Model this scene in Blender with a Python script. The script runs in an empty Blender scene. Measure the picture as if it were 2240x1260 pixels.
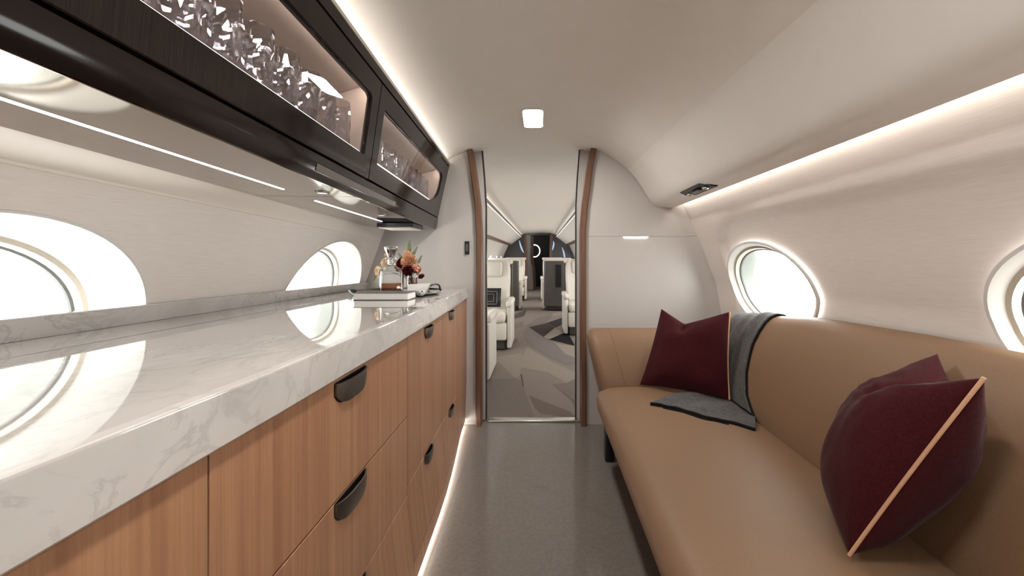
import bpy, bmesh, math, random
from mathutils import Vector, Matrix, Euler, noise

random.seed(7)
S = bpy.context.scene
C = S.collection

# ------------------------------------------------------------------ camera, world, exposure
cam_d = bpy.data.cameras.new('camera')
cam = bpy.data.objects.new('camera', cam_d)
C.objects.link(cam)
cam.location = (0, 0, 1.165)
cam.rotation_euler = (math.radians(90), 0, 0)
cam_d.sensor_width = 36.0
cam_d.lens = 36.0 * 880 / 2240
cam_d.shift_x = (1120 - 1182) / 2240
cam_d.shift_y = (566 - 630) / 2240
cam_d.clip_start = 0.02
cam_d.clip_end = 100
S.camera = cam

wd = bpy.data.worlds.new('daylight')
S.world = wd
wd.use_nodes = True
bg = wd.node_tree.nodes['Background']
bg.inputs['Color'].default_value = (1.0, 0.985, 0.965, 1)
bg.inputs['Strength'].default_value = 6.0

S.view_settings.view_transform = 'Standard'
S.view_settings.look = 'None'
S.view_settings.gamma = 1.0
S.view_settings.use_curve_mapping = False
S.view_settings.exposure = 1.0
try:
    S.cycles.use_denoising = True
    S.cycles.max_bounces = 10
    S.cycles.transparent_max_bounces = 16
    S.cycles.caustics_reflective = False
    S.cycles.caustics_refractive = False
    S.cycles.sample_clamp_indirect = 6.0
except Exception:
    pass

K_DOWN = 60.0     # ceiling downlights, the visible one and the added fill
K_COVE = 5.0      # cove strips
K_STRIP = 14.0    # strips under the galley cupboards
K_TOE = 16.0       # strip under the base cabinets
K_CAB = 55.0       # strips inside the glass cupboards
K_FWD = 2.5       # cove strips of the forward cabin

ZC = 1.165
BY = 2.83         # bulkhead

# ------------------------------------------------------------------ helpers
def lin(c):
    return tuple(((x / 255) / 12.92 if x / 255 <= 0.04045 else ((x / 255 + 0.055) / 1.055) ** 2.4) for x in c)

def lerp(a, b, t): return a + (b - a) * t
def clamp(x, a=0.0, b=1.0): return max(a, min(b, x))
def sstep(a, b, x):
    t = clamp((x - a) / (b - a)); return t * t * (3 - 2 * t)
def interp(x, xs, ys):
    if x <= xs[0]: return ys[0]
    for i in range(len(xs) - 1):
        if x <= xs[i + 1]:
            return lerp(ys[i], ys[i + 1], (x - xs[i]) / (xs[i + 1] - xs[i]))
    return ys[-1]
def frange(a, b, n): return [lerp(a, b, i / (n - 1)) for i in range(n)]

def tag(o, label=None, cat=None, group=None, kind=None):
    if label: o['label'] = label
    if cat: o['category'] = cat
    if group: o['group'] = group
    if kind: o['kind'] = kind
    return o

def thing(name, label, cat, loc=(0, 0, 0), rz=0.0, group=None, kind=None):
    o = bpy.data.objects.new(name, None)
    C.objects.link(o)
    o.location = loc
    o.rotation_euler = (0, 0, rz)
    o.empty_display_size = 0.05
    return tag(o, label, cat, group, kind)

def obj(name, verts, faces, mat, parent=None, smooth=True, local=False, mats=None, fmat=None, sharp=40):
    """One mesh object; verts in world metres unless local. Origin goes to the base for a top-level mesh."""
    vs = [Vector(v) for v in verts]
    org = Vector((0, 0, 0))
    if parent is None:
        lo = [min(v[i] for v in vs) for i in range(3)]; hi = [max(v[i] for v in vs) for i in range(3)]
        org = Vector(((lo[0] + hi[0]) / 2, (lo[1] + hi[1]) / 2, lo[2]))
    elif not local:
        p = parent
        org = Vector((0, 0, 0))
        while p is not None:
            org = org + Vector(p.location); p = p.parent
    me = bpy.data.meshes.new(name)
    me.from_pydata([tuple(v - org) for v in vs], [], faces)
    if mats:
        for m in mats: me.materials.append(m)
        if fmat:
            for i, k in enumerate(fmat): me.polygons[i].material_index = k
    else:
        me.materials.append(mat)
    bm = bmesh.new(); bm.from_mesh(me)
    bmesh.ops.recalc_face_normals(bm, faces=bm.faces)
    bm.to_mesh(me); bm.free()
    if smooth:
        for p in me.polygons: p.use_smooth = True
        try: me.set_sharp_from_angle(angle=math.radians(sharp))
        except Exception: pass
    me.update()
    o = bpy.data.objects.new(name, me)
    C.objects.link(o)
    if parent is None: o.location = org
    else: o.parent = parent
    return o

class MB:
    """collects pieces of ONE part"""
    def __init__(s): s.v = []; s.f = []; s.m = []
    def add(s, vf, k=0):
        b = len(s.v); s.v += [Vector(x) for x in vf[0]]; s.f += [tuple(i + b for i in f) for f in vf[1]]; s.m += [k] * len(vf[1]); return s
    def xf(s, M):
        s.v = [M @ x for x in s.v]; return s
    def build(s, name, mat, parent=None, **k):
        if isinstance(mat, (list, tuple)): return obj(name, s.v, s.f, None, parent, mats=list(mat), fmat=s.m, **k)
        return obj(name, s.v, s.f, mat, parent, **k)

def g_loft(secs, closed=False, caps=False, loop=False):
    n = len(secs[0]); v = [p for s in secs for p in s]; f = []
    m = len(secs)
    for i in range(m - 1 if not loop else m):
        for j in range(n if closed else n - 1):
            a = i * n + j; b = i * n + (j + 1) % n
            i2 = (i + 1) % m
            f.append((a, b, i2 * n + (j + 1) % n, i2 * n + j))
    if caps:
        f.append(tuple(range(n - 1, -1, -1))); f.append(tuple((m - 1) * n + j for j in range(n)))
    return v, f

def g_box(lo, hi, r=0.0, seg=3):
    (x0, y0, z0), (x1, y1, z1) = lo, hi
    r = min(r, (x1 - x0) / 2.01, (y1 - y0) / 2.01, (z1 - z0) / 2.01)
    if r <= 1e-5:
        v = [(x0, y0, z0), (x1, y0, z0), (x1, y1, z0), (x0, y1, z0), (x0, y0, z1), (x1, y0, z1), (x1, y1, z1), (x0, y1, z1)]
        return v, [(0, 3, 2, 1), (4, 5, 6, 7), (0, 1, 5, 4), (1, 2, 6, 5), (2, 3, 7, 6), (3, 0, 4, 7)]
    bm = bmesh.new()
    bmesh.ops.create_cube(bm, size=1.0)
    for q in bm.verts:
        q.co = Vector(((x0 + x1) / 2 + q.co.x * (x1 - x0), (y0 + y1) / 2 + q.co.y * (y1 - y0), (z0 + z1) / 2 + q.co.z * (z1 - z0)))
    bmesh.ops.bevel(bm, geom=list(bm.edges), offset=r, segments=seg, profile=0.5, affect='EDGES')
    v = [q.co.copy() for q in bm.verts]; bm.verts.index_update()
    f = [tuple(q.index for q in p.verts) for p in bm.faces]
    bm.free()
    return v, f

def g_panel(fn, u0, u1, v0, v1, th, nu=8, nv=6, r=0.003):
    """solid slab over a surface fn(u, v, n) (n = metres along the outward normal), front edge eased by r"""
    us = [u0, u0 + r] + frange(u0 + r, u1 - r, nu)[1:-1] + [u1 - r, u1]
    vs = [v0, v0 + r] + frange(v0 + r, v1 - r, nv)[1:-1] + [v1 - r, v1]
    V = []; F = []; NU, NV = len(us), len(vs)
    for i, u in enumerate(us):
        for j, w in enumerate(vs):
            e = (i in (0, NU - 1)) or (j in (0, NV - 1))
            V.append(fn(u, w, -r if e else 0.0))
    for i, u in enumerate(us):
        for j, w in enumerate(vs): V.append(fn(u, w, -th))
    N = NU * NV
    for i in range(NU - 1):
        for j in range(NV - 1):
            a = i * NV + j
            F.append((a, a + NV, a + NV + 1, a + 1)); F.append((N + a, N + a + 1, N + a + NV + 1, N + a + NV))
    for i in range(NU - 1):
        for j in (0, NV - 1):
            a = i * NV + j; F.append((a, a + NV, N + a + NV, N + a))
    for j in range(NV - 1):
        for i in (0, NU - 1):
            a = i * NV + j; F.append((a, a + 1, N + a + 1, N + a))
    return V, F

def g_lathe(prof, c=(0, 0, 0), n=32, caps=True, sx=1.0, sy=1.0, rot=0.0):
    secs = []
    for r, z in prof:
        secs.append([(c[0] + sx * r * math.cos(rot + 2 * math.pi * k / n), c[1] + sy * r * math.sin(rot + 2 * math.pi * k / n), c[2] + z) for k in range(n)])
    return g_loft(secs, closed=True, caps=caps)

def g_tube(pts, r, n=8, closed=False, flat=1.0):
    P = [Vector(p) for p in pts]; secs = []
    m = len(P)
    up = Vector((0, 0, 1))
    for i in range(m):
        a = P[(i - 1) % m] if (closed or i > 0) else P[i]
        b = P[(i + 1) % m] if (closed or i < m - 1) else P[i]
        t = (b - a).normalized()
        if i == 0:
            ref = up if abs(t.dot(up)) < 0.95 else Vector((1, 0, 0))
            x = t.cross(ref).normalized()
        else:
            x = (x - t * x.dot(t)).normalized()
        y = x.cross(t).normalized()
        rr = r(i / (m - 1)) if callable(r) else r
        secs.append([P[i] + x * math.cos(2 * math.pi * k / n) * rr + y * math.sin(2 * math.pi * k / n) * rr * flat for k in range(n)])
    return g_loft(secs, closed=True, caps=not closed, loop=closed)

def rrect(w, h, r, n=6, cx=0.0, cy=0.0):
    """rounded rectangle outline, w and h full sizes"""
    pts = []
    for (sx, sy, a0) in ((1, 1, 0), (-1, 1, 90), (-1, -1, 180), (1, -1, 270)):
        for k in range(n + 1):
            a = math.radians(a0 + 90 * k / n)
            pts.append((cx + sx * (w / 2 - r) + r * math.cos(a), cy + sy * (h / 2 - r) + r * math.sin(a)))
    return pts

# ------------------------------------------------------------------ materials
def mat(name, col, rough=0.5, metal=0.0, spec=0.5, coat=0.0, sheen=0.0, trans=0.0, ior=1.45, emis=None, es=0.0, coat_rough=0.03):
    m = bpy.data.materials.new(name); m.use_nodes = True
    b = m.node_tree.nodes['Principled BSDF']
    def st(k, v):
        if k in b.inputs: b.inputs[k].default_value = v
    st('Base Color', (*col, 1)); st('Roughness', rough); st('Metallic', metal); st('Specular IOR Level', spec)
    st('Coat Weight', coat); st('Coat Roughness', coat_rough); st('Sheen Weight', sheen); st('Transmission Weight', trans); st('IOR', ior)
    if emis: st('Emission Color', (*emis, 1)); st('Emission Strength', es)
    return m

def nd(m, t, **k):
    n = m.node_tree.nodes.new(t)
    for a, b in k.items(): setattr(n, a, b)
    return n
def lk(m, a, b): m.node_tree.links.new(a, b)
def bsdf(m): return m.node_tree.nodes['Principled BSDF']

def textured(name, c0, c1, scale=(1, 1, 1), nscale=5.0, detail=6.0, nrough=0.6, lo=0.3, hi=0.7, bump=0.0, bdist=0.002, mid=None, dist=0.0, coords='Object', **k):
    m = mat(name, c0, **k)
    tc = nd(m, 'ShaderNodeTexCoord'); mp = nd(m, 'ShaderNodeMapping'); mp.inputs['Scale'].default_value = scale
    nz = nd(m, 'ShaderNodeTexNoise'); nz.inputs['Scale'].default_value = nscale; nz.inputs['Detail'].default_value = detail; nz.inputs['Roughness'].default_value = nrough
    nz.inputs['Distortion'].default_value = dist
    cr = nd(m, 'ShaderNodeValToRGB')
    cr.color_ramp.elements[0].position = lo; cr.color_ramp.elements[0].color = (*c0, 1)
    cr.color_ramp.elements[1].position = hi; cr.color_ramp.elements[1].color = (*c1, 1)
    if mid:
        e = cr.color_ramp.elements.new((lo + hi) / 2); e.color = (*mid, 1)
    lk(m, tc.outputs[coords], mp.inputs['Vector']); lk(m, mp.outputs['Vector'], nz.inputs['Vector'])
    lk(m, nz.outputs['Fac'], cr.inputs['Fac']); lk(m, cr.outputs['Color'], bsdf(m).inputs['Base Color'])
    if bump:
        bp = nd(m, 'ShaderNodeBump'); bp.inputs['Strength'].default_value = bump; bp.inputs['Distance'].default_value = bdist
        lk(m, nz.outputs['Fac'], bp.inputs['Height']); lk(m, bp.outputs['Normal'], bsdf(m).inputs['Normal'])
    return m

def emission(name, col, s):
    m = bpy.data.materials.new(name); m.use_nodes = True
    nt = m.node_tree; nt.nodes.clear()
    e = nt.nodes.new('ShaderNodeEmission'); o = nt.nodes.new('ShaderNodeOutputMaterial')
    e.inputs['Color'].default_value = (*col, 1); e.inputs['Strength'].default_value = s
    nt.links.new(e.outputs[0], o.inputs[0]); return m

def pane_mat(name, tint, refl=1.0, rough=0.0, f0=0.06, power=5.0):
    """thin sheet of glass: lets light through, reflects by Fresnel"""
    m = bpy.data.materials.new(name); m.use_nodes = True
    nt = m.node_tree; nt.nodes.clear()
    t = nt.nodes.new('ShaderNodeBsdfTransparent'); t.inputs['Color'].default_value = (*tint, 1)
    g = nt.nodes.new('ShaderNodeBsdfGlossy'); g.inputs['Roughness'].default_value = rough
    g.inputs['Color'].default_value = (refl, refl, refl, 1)
    lw = nt.nodes.new('ShaderNodeLayerWeight'); lw.inputs['Blend'].default_value = 0.5
    pw = nt.nodes.new('ShaderNodeMath'); pw.operation = 'POWER'; pw.inputs[1].default_value = power
    fr = nt.nodes.new('ShaderNodeMath'); fr.operation = 'MULTIPLY_ADD'; fr.inputs[1].default_value = 0.99 - f0; fr.inputs[2].default_value = f0
    nt.links.new(lw.outputs['Facing'], pw.inputs[0]); nt.links.new(pw.outputs[0], fr.inputs[0])
    mx = nt.nodes.new('ShaderNodeMixShader'); o = nt.nodes.new('ShaderNodeOutputMaterial')
    nt.links.new(fr.outputs[0], mx.inputs[0]); nt.links.new(t.outputs[0], mx.inputs[1]); nt.links.new(g.outputs[0], mx.inputs[2])
    nt.links.new(mx.outputs[0], o.inputs[0]); return m

def gnoise(name, col, var=0.05, nscale=30, **k):
    c1 = tuple(clamp(x * (1 + var)) for x in col); c0 = tuple(x * (1 - var) for x in col)
    return textured(name, c0, c1, nscale=nscale, detail=3, **k)

M = {}
M['ceiling'] = gnoise('ceiling_paint', (0.735, 0.685, 0.63), 0.015, 8, rough=0.55, spec=0.3)
M['bulk'] = gnoise('bulkhead_laminate', (0.505, 0.475, 0.452), 0.015, 6, rough=0.30, spec=0.5)
M['bin'] = gnoise('bin_paint', (0.76, 0.725, 0.68), 0.012, 8, rough=0.5, spec=0.3)
M['fabric'] = textured('linen_wallcovering', (0.72, 0.66, 0.615), (0.82, 0.765, 0.72), scale=(6, 1.6, 60), nscale=9, detail=7, nrough=0.65, lo=0.3, hi=0.7, bump=0.12, bdist=0.001, rough=0.85, spec=0.2)
M['band'] = gnoise('smooth_cream_panel', (0.80, 0.745, 0.68), 0.012, 5, rough=0.5)
M['white'] = gnoise('white_plastic', (0.70, 0.69, 0.665), 0.01, 10, rough=0.35)
M['cream'] = gnoise('cream_plastic', (0.56, 0.51, 0.43), 0.01, 10, rough=0.4)
M['seal'] = gnoise('grey_seal', (0.10, 0.105, 0.10), 0.05, 40, rough=0.6)
M['pale_green'] = gnoise('pale_shade_edge', (0.27, 0.295, 0.27), 0.02, 10, rough=0.4)
M['window_glass'] = pane_mat('window_pane', (0.97, 0.99, 0.98), 0.7)
M['groove'] = gnoise('shadow_groove', (0.22, 0.20, 0.19), 0.05, 20, rough=0.8)
M['wood'] = None
M['black'] = gnoise('satin_black', (0.012, 0.012, 0.013), 0.1, 60, rough=0.35)
M['gunmetal'] = gnoise('gunmetal', (0.24, 0.215, 0.19), 0.08, 80, rough=0.36, metal=1.0)
M['steel'] = gnoise('brushed_steel', (0.62, 0.60, 0.57), 0.05, 60, rough=0.28, metal=1.0)
M['silver'] = gnoise('polished_silver', (0.83, 0.82, 0.80), 0.02, 20, rough=0.06, metal=1.0)
M['leather'] = textured('tan_leather', (0.218, 0.132, 0.078), (0.242, 0.148, 0.089), nscale=220, detail=4, bump=0.10, bdist=0.0006, rough=0.48, spec=0.35)
M['burgundy'] = textured('burgundy_linen', (0.032, 0.0042, 0.0058), (0.060, 0.0088, 0.0118), scale=(1, 1, 1), nscale=180, detail=6, bump=0.25, bdist=0.0008, rough=0.9, spec=0.12, sheen=0.06)
M['piping'] = gnoise('peach_piping', (0.62, 0.36, 0.22), 0.05, 60, rough=0.7)
M['wool'] = textured('grey_wool', (0.055, 0.053, 0.052), (0.125, 0.122, 0.12), scale=(1, 1, 1), nscale=60, detail=8, nrough=0.7, bump=0.3, bdist=0.002, rough=0.95, spec=0.1, sheen=0.12)
M['wool_black'] = gnoise('black_wool', (0.012, 0.012, 0.013), 0.3, 120, rough=0.95, spec=0.1)
M['seat_white'] = gnoise('ivory_leather', (0.76, 0.72, 0.65), 0.03, 60, rough=0.42)
M['seat_grey'] = gnoise('grey_shell', (0.085, 0.077, 0.07), 0.05, 30, rough=0.4)
M['dark_panel'] = textured('charcoal_panel', (0.045, 0.042, 0.045), (0.085, 0.08, 0.085), scale=(30, 1, 0.6), nscale=3, rough=0.3)
M['paper'] = gnoise('white_paper', (0.82, 0.80, 0.77), 0.02, 80, rough=0.8)
M['ink'] = gnoise('dark_print', (0.10, 0.10, 0.105), 0.5, 20, rough=0.5)
M['led'] = emission('led_cove', (1.0, 0.93, 0.85), K_COVE)
M['led_left'] = emission('led_cove_galley', (1.0, 0.94, 0.87), 8.0)
M['led_fwd'] = emission('led_cove_forward', (1.0, 0.95, 0.89), K_FWD)
M['led_strip'] = emission('led_strip', (1.0, 0.96, 0.95), K_STRIP)
M['led_toe'] = emission('led_toe', (1.0, 0.95, 0.89), K_TOE)
M['led_cab'] = emission('led_cupboard', (1.0, 0.93, 0.87), K_CAB)
M['led_shelf'] = emission('led_shelf_edge', (1.0, 0.93, 0.87), 3.0)
M['diffuser'] = emission('downlight_diffuser', (1.0, 0.96, 0.90), K_DOWN)
M['blue_led'] = emission('bluish_accent', (0.62, 0.77, 1.0), .38)
M['ring_led'] = emission('ring_glow', (0.95, 0.97, 1.0), 0.8)
M['crystal'] = pane_mat('cut_crystal', (0.90, 0.90, 0.92), 1.0, 0.02, 0.13, 2.2)
M['glass'] = mat('crystal', (1, 1, 1), rough=0.0, trans=1.0, ior=1.5)
M['whisky'] = mat('whisky', (0.72, 0.24, 0.07), rough=0.0, trans=0.8, ior=1.33)
M['petal_peach'] = gnoise('peach_petal', (0.86, 0.55, 0.36), 0.15, 40, rough=0.7)
M['petal_coral'] = gnoise('coral_petal', (0.82, 0.40, 0.27), 0.15, 40, rough=0.7)
M['petal_cream'] = gnoise('cream_petal', (0.88, 0.74, 0.57), 0.12, 40, rough=0.7)
M['petal_red'] = gnoise('burgundy_petal', (0.14, 0.008, 0.02), 0.3, 40, rough=0.7)
M['leaf'] = gnoise('leaf_green', (0.15, 0.20, 0.06), 0.3, 40, rough=0.6)
M['walnut'] = textured('walnut_trim', (0.112, 0.052, 0.031), (0.18, 0.092, 0.056), scale=(40, 40, 1.2), nscale=3, detail=6, rough=0.4)

def wood_mat():
    m = mat('walnut_veneer', (0.4, 0.2, 0.1), rough=0.38, spec=0.4)
    tc = nd(m, 'ShaderNodeTexCoord'); 
    m1 = nd(m, 'ShaderNodeMapping'); m1.inputs['Scale'].default_value = (1.0, 34.0, 0.30)
    n1 = nd(m, 'ShaderNodeTexNoise'); n1.inputs['Scale'].default_value = 1.3; n1.inputs['Detail'].default_value = 5; n1.inputs['Roughness'].default_value = 0.55
    m2 = nd(m, 'ShaderNodeMapping'); m2.inputs['Scale'].default_value = (1.0, 180.0, 3.0)
    n2 = nd(m, 'ShaderNodeTexNoise'); n2.inputs['Scale'].default_value = 1.5; n2.inputs['Detail'].default_value = 4
    c1 = nd(m, 'ShaderNodeValToRGB'); e = c1.color_ramp.elements
    e[0].position = 0.30; e[0].color = (*lin((154, 110, 83)), 1)
    e[1].position = 0.72; e[1].color = (*lin((182, 139, 106)), 1)
    k = e.new(0.5); k.color = (*lin((169, 125, 95)), 1)
    k = e.new(0.44); k.color = (*lin((163, 119, 90)), 1)
    c2 = nd(m, 'ShaderNodeValToRGB'); c2.color_ramp.elements[0].color = (0.74, 0.72, 0.70, 1); c2.color_ramp.elements[0].position = 0.35
    c2.color_ramp.elements[1].color = (1, 1, 1, 1); c2.color_ramp.elements[1].position = 0.6
    mx = nd(m, 'ShaderNodeMix', data_type='RGBA', blend_type='MULTIPLY'); mx.inputs['Factor'].default_value = 0.42
    lk(m, tc.outputs['Object'], m1.inputs['Vector']); lk(m, tc.outputs['Object'], m2.inputs['Vector'])
    lk(m, m1.outputs[0], n1.inputs['Vector']); lk(m, m2.outputs[0], n2.inputs['Vector'])
    lk(m, n1.outputs['Fac'], c1.inputs['Fac']); lk(m, n2.outputs['Fac'], c2.inputs['Fac'])
    lk(m, c1.outputs['Color'], mx.inputs['A']); lk(m, c2.outputs['Color'], mx.inputs['B'])
    lk(m, mx.outputs['Result'], bsdf(m).inputs['Base Color'])
    return m
M['wood'] = wood_mat()

def marble_mat():
    m = mat('white_marble', (0.7, 0.68, 0.66), rough=0.02, spec=0.75)
    tc = nd(m, 'ShaderNodeTexCoord')
    mp = nd(m, 'ShaderNodeMapping'); mp.inputs['Scale'].default_value = (1.0, 0.75, 1.0); mp.inputs['Rotation'].default_value = (0.3, 0.2, 0.5)
    nw = nd(m, 'ShaderNodeTexNoise'); nw.inputs['Scale'].default_value = 2.2; nw.inputs['Detail'].default_value = 8; nw.inputs['Distortion'].default_value = 1.4
    n1 = nd(m, 'ShaderNodeTexNoise'); n1.inputs['Scale'].default_value = 6.0; n1.inputs['Detail'].default_value = 9; n1.inputs['Roughness'].default_value = 0.62; n1.inputs['Distortion'].default_value = 1.8
    # veins: narrow band of the noise around its middle
    s = nd(m, 'ShaderNodeMath', operation='SUBTRACT'); s.inputs[1].default_value = 0.5
    a = nd(m, 'ShaderNodeMath', operation='ABSOLUTE')
    r = nd(m, 'ShaderNodeValToRGB'); r.color_ramp.elements[0].position = 0.0; r.color_ramp.elements[0].color = (0.50, 0.48, 0.462, 1)
    r.color_ramp.elements[1].position = 0.045; r.color_ramp.elements[1].color = (0.64, 0.615, 0.592, 1)
    r2 = nd(m, 'ShaderNodeValToRGB'); r2.color_ramp.elements[0].position = 0.35; r2.color_ramp.elements[0].color = (0.80, 0.79, 0.78, 1)
    r2.color_ramp.elements[1].position = 0.62; r2.color_ramp.elements[1].color = (1, 1, 1, 1)
    # patches where veins show at all
    n3 = nd(m, 'ShaderNodeTexNoise'); n3.inputs['Scale'].default_value = 1.7; n3.inputs['Detail'].default_value = 3
    r3 = nd(m, 'ShaderNodeValToRGB'); r3.color_ramp.elements[0].position = 0.38; r3.color_ramp.elements[1].position = 0.58
    mx0 = nd(m, 'ShaderNodeMix', data_type='RGBA'); mx0.inputs['A'].default_value = (0.64, 0.615, 0.592, 1)
    mx = nd(m, 'ShaderNodeMix', data_type='RGBA', blend_type='MULTIPLY'); mx.inputs['Factor'].default_value = 0.8
    lk(m, tc.outputs['Object'], mp.inputs['Vector'])
    for n in (nw, n1, n3): lk(m, mp.outputs[0], n.inputs['Vector'])
    lk(m, n1.outputs['Fac'], s.inputs[0]); lk(m, s.outputs[0], a.inputs[0]); lk(m, a.outputs[0], r.inputs['Fac'])
    lk(m, n3.outputs['Fac'], r3.inputs['Fac']); lk(m, r3.outputs['Color'], mx0.inputs['Factor']); lk(m, r.outputs['Color'], mx0.inputs['B'])
    lk(m, nw.outputs['Fac'], r2.inputs['Fac'])
    lk(m, mx0.outputs['Result'], mx.inputs['A']); lk(m, r2.outputs['Color'], mx.inputs['B'])
    lk(m, mx.outputs['Result'], bsdf(m).inputs['Base Color'])
    return m
M['marble'] = marble_mat()

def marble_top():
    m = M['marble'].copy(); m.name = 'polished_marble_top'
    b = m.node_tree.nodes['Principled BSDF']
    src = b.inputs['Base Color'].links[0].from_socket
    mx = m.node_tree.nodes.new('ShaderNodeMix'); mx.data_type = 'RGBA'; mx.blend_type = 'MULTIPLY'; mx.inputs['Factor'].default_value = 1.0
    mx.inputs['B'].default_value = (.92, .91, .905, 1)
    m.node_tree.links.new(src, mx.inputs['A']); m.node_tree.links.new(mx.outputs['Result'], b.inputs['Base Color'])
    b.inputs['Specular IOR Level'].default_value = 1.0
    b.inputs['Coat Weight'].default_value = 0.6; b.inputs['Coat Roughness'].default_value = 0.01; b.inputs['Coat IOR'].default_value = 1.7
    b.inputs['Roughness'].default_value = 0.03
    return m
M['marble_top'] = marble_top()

def gloss_dark():
    m = mat('dark_gloss_lacquer', (0.018, 0.014, 0.012), rough=0.09, spec=0.22)
    tc = nd(m, 'ShaderNodeTexCoord'); mp = nd(m, 'ShaderNodeMapping'); mp.inputs['Scale'].default_value = (1, 420, 6)
    nz = nd(m, 'ShaderNodeTexNoise'); nz.inputs['Scale'].default_value = 1.6; nz.inputs['Detail'].default_value = 2
    cr = nd(m, 'ShaderNodeValToRGB'); cr.color_ramp.elements[0].position = 0.35; cr.color_ramp.elements[0].color = (0.012, 0.009, 0.008, 1)
    cr.color_ramp.elements[1].position = 0.65; cr.color_ramp.elements[1].color = (0.019, 0.015, 0.0125, 1)
    lk(m, tc.outputs['Object'], mp.inputs['Vector']); lk(m, mp.outputs[0], nz.inputs['Vector']); lk(m, nz.outputs['Fac'], cr.inputs['Fac'])
    lk(m, cr.outputs['Color'], bsdf(m).inputs['Base Color'])
    return m
M['gloss'] = gloss_dark()
M['lacquer'] = gnoise('plain_dark_lacquer', (0.011, 0.008, 0.007), .02, 4, rough=.10, spec=.25)
M['bronze'] = gnoise('bronze_mirror', (0.33, 0.285, 0.24), 0.01, 4, rough=0.06, metal=1.0)
M['smoked'] = pane_mat('smoked_pane', (0.72, 0.68, 0.66), 0.7)
M['inner'] = gnoise('cupboard_lining', (0.46, 0.375, 0.325), 0.03, 10, rough=0.3, spec=0.6)

def tile_mat():
    m = mat('grey_stone_floor', (0.2, 0.18, 0.16), rough=0.09, spec=0.5)
    tc = nd(m, 'ShaderNodeTexCoord')
    nz = nd(m, 'ShaderNodeTexNoise'); nz.inputs['Scale'].default_value = 60; nz.inputs['Detail'].default_value = 6
    cr = nd(m, 'ShaderNodeValToRGB'); cr.color_ramp.elements[0].position = 0.35; cr.color_ramp.elements[0].color = (0.172, 0.154, 0.138, 1)
    cr.color_ramp.elements[1].position = 0.65; cr.color_ramp.elements[1].color = (0.195, 0.175, 0.157, 1)
    lk(m, tc.outputs['Object'], nz.inputs['Vector']); lk(m, nz.outputs['Fac'], cr.inputs['Fac']); lk(m, cr.outputs['Color'], bsdf(m).inputs['Base Color'])
    return m
M['tile'] = tile_mat()
M['tile_seam'] = gnoise('floor_joint', (0.12, 0.105, 0.092), 0.05, 40, rough=0.4)

# ------------------------------------------------------------------ room shell
YB = -2.3                      # rear end of this compartment
YF = 13.4                      # far bulkhead of the forward cabin
def tilt(Y): return 0.0085 * max(0.0, Y - 3.0)      # the forward cabin floor runs slightly uphill

# floor
fl = obj('floor', [(-1.3, YB, -0.0), (1.3, YB, 0), (1.3, 2.90, 0), (-1.3, 2.90, 0), (-1.3, YB, -.02), (1.3, YB, -.02), (1.3, 2.90, -.02), (-1.3, 2.90, -.02)],
         [(0, 1, 2, 3), (4, 7, 6, 5), (0, 4, 5, 1), (1, 5, 6, 2), (2, 6, 7, 3), (3, 7, 4, 0)], M['tile'], smooth=False)
tag(fl, 'polished grey stone floor between the galley counter and the sofa', 'floor', kind='structure')
mb = MB()
def seam(a, b, w=0.0025):
    d = (Vector(b) - Vector(a)).normalized(); n = Vector((-d.y, d.x, 0)) * w / 2
    z = Vector((0, 0, 0.0006))
    return [Vector(a) - n + z, Vector(b) - n + z, Vector(b) + n + z, Vector(a) + n + z], [(0, 1, 2, 3)]
mb.add(seam((-.43, .3, 0), (-.43, 2.80, 0)))
mb.add(seam((-.245, 2.235, 0), (.175, 1.92, 0)))
mb.add(seam((.175, 1.92, 0), (.45, 1.70, 0)))
mb.build('joint', M['tile_seam'], fl, smooth=False)

CEIL = [(1.02, .43), (.80, .55), (.68, .575), (.619, .6235), (.59, .649), (.56, .673), (.498, .711), (.44, .745), (.389, .765), (.30, .778), (.15, .784), (-.05, .786), (-.25, .784),
        (-.40, .775), (-.49, .762), (-.57, .735), (-.66, .69), (-.76, .655), (-.88, .605), (-1.02, .50)]
def ceil_sec(Y):
    out = []
    for x, d in CEIL:
        sh = 0.033 * (1 - Y / BY) if (x > .5 and Y < BY) else 0.0
        out.append((x + sh, Y, ZC + d + tilt(Y)))
    return out
ce = obj('ceiling', *g_loft([ceil_sec(y) for y in [YB, -1, 0, .6, 1.2, 1.8, 2.4, 2.83]]), M['ceiling'])
tag(ce, 'smooth warm white arched ceiling above galley and sofa', 'ceiling', kind='structure')

# side walls -------------------------------------------------------
def XR(Y, Z):
    x = interp(Z, [-.05, .0, .3, .766, .991, 1.2486, 1.541, 1.62, 1.75], [.98, 1.0, 1.18, 1.254, 1.215, 1.119, .984, .955, .86])
    return x
def xr_recess(Y, Z):
    """the lower wall panel sits a few millimetres behind the band under the cove light"""
    zl = 1.385; yc = 2.53; r = .28
    dy = yc - Y; dz_ = zl - Z
    if dy < r and dz_ < r: d = r - math.hypot(r - dy, r - dz_)
    else: d = min(dy, dz_)
    return .020 * sstep(-.004, .020, d)
def zline(Y): return ZC + .23 - .034 * Y
def XL(Y, Z):
    zl = zline(min(Y, BY))
    if Z > zl: return -(1.12 - (Z - zl) * .38)
    return -interp(zl - Z, [0, .36, .5, .75, 1.1, 1.4], [1.12, 1.25, 1.275, 1.26, 1.15, 1.0])

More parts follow.
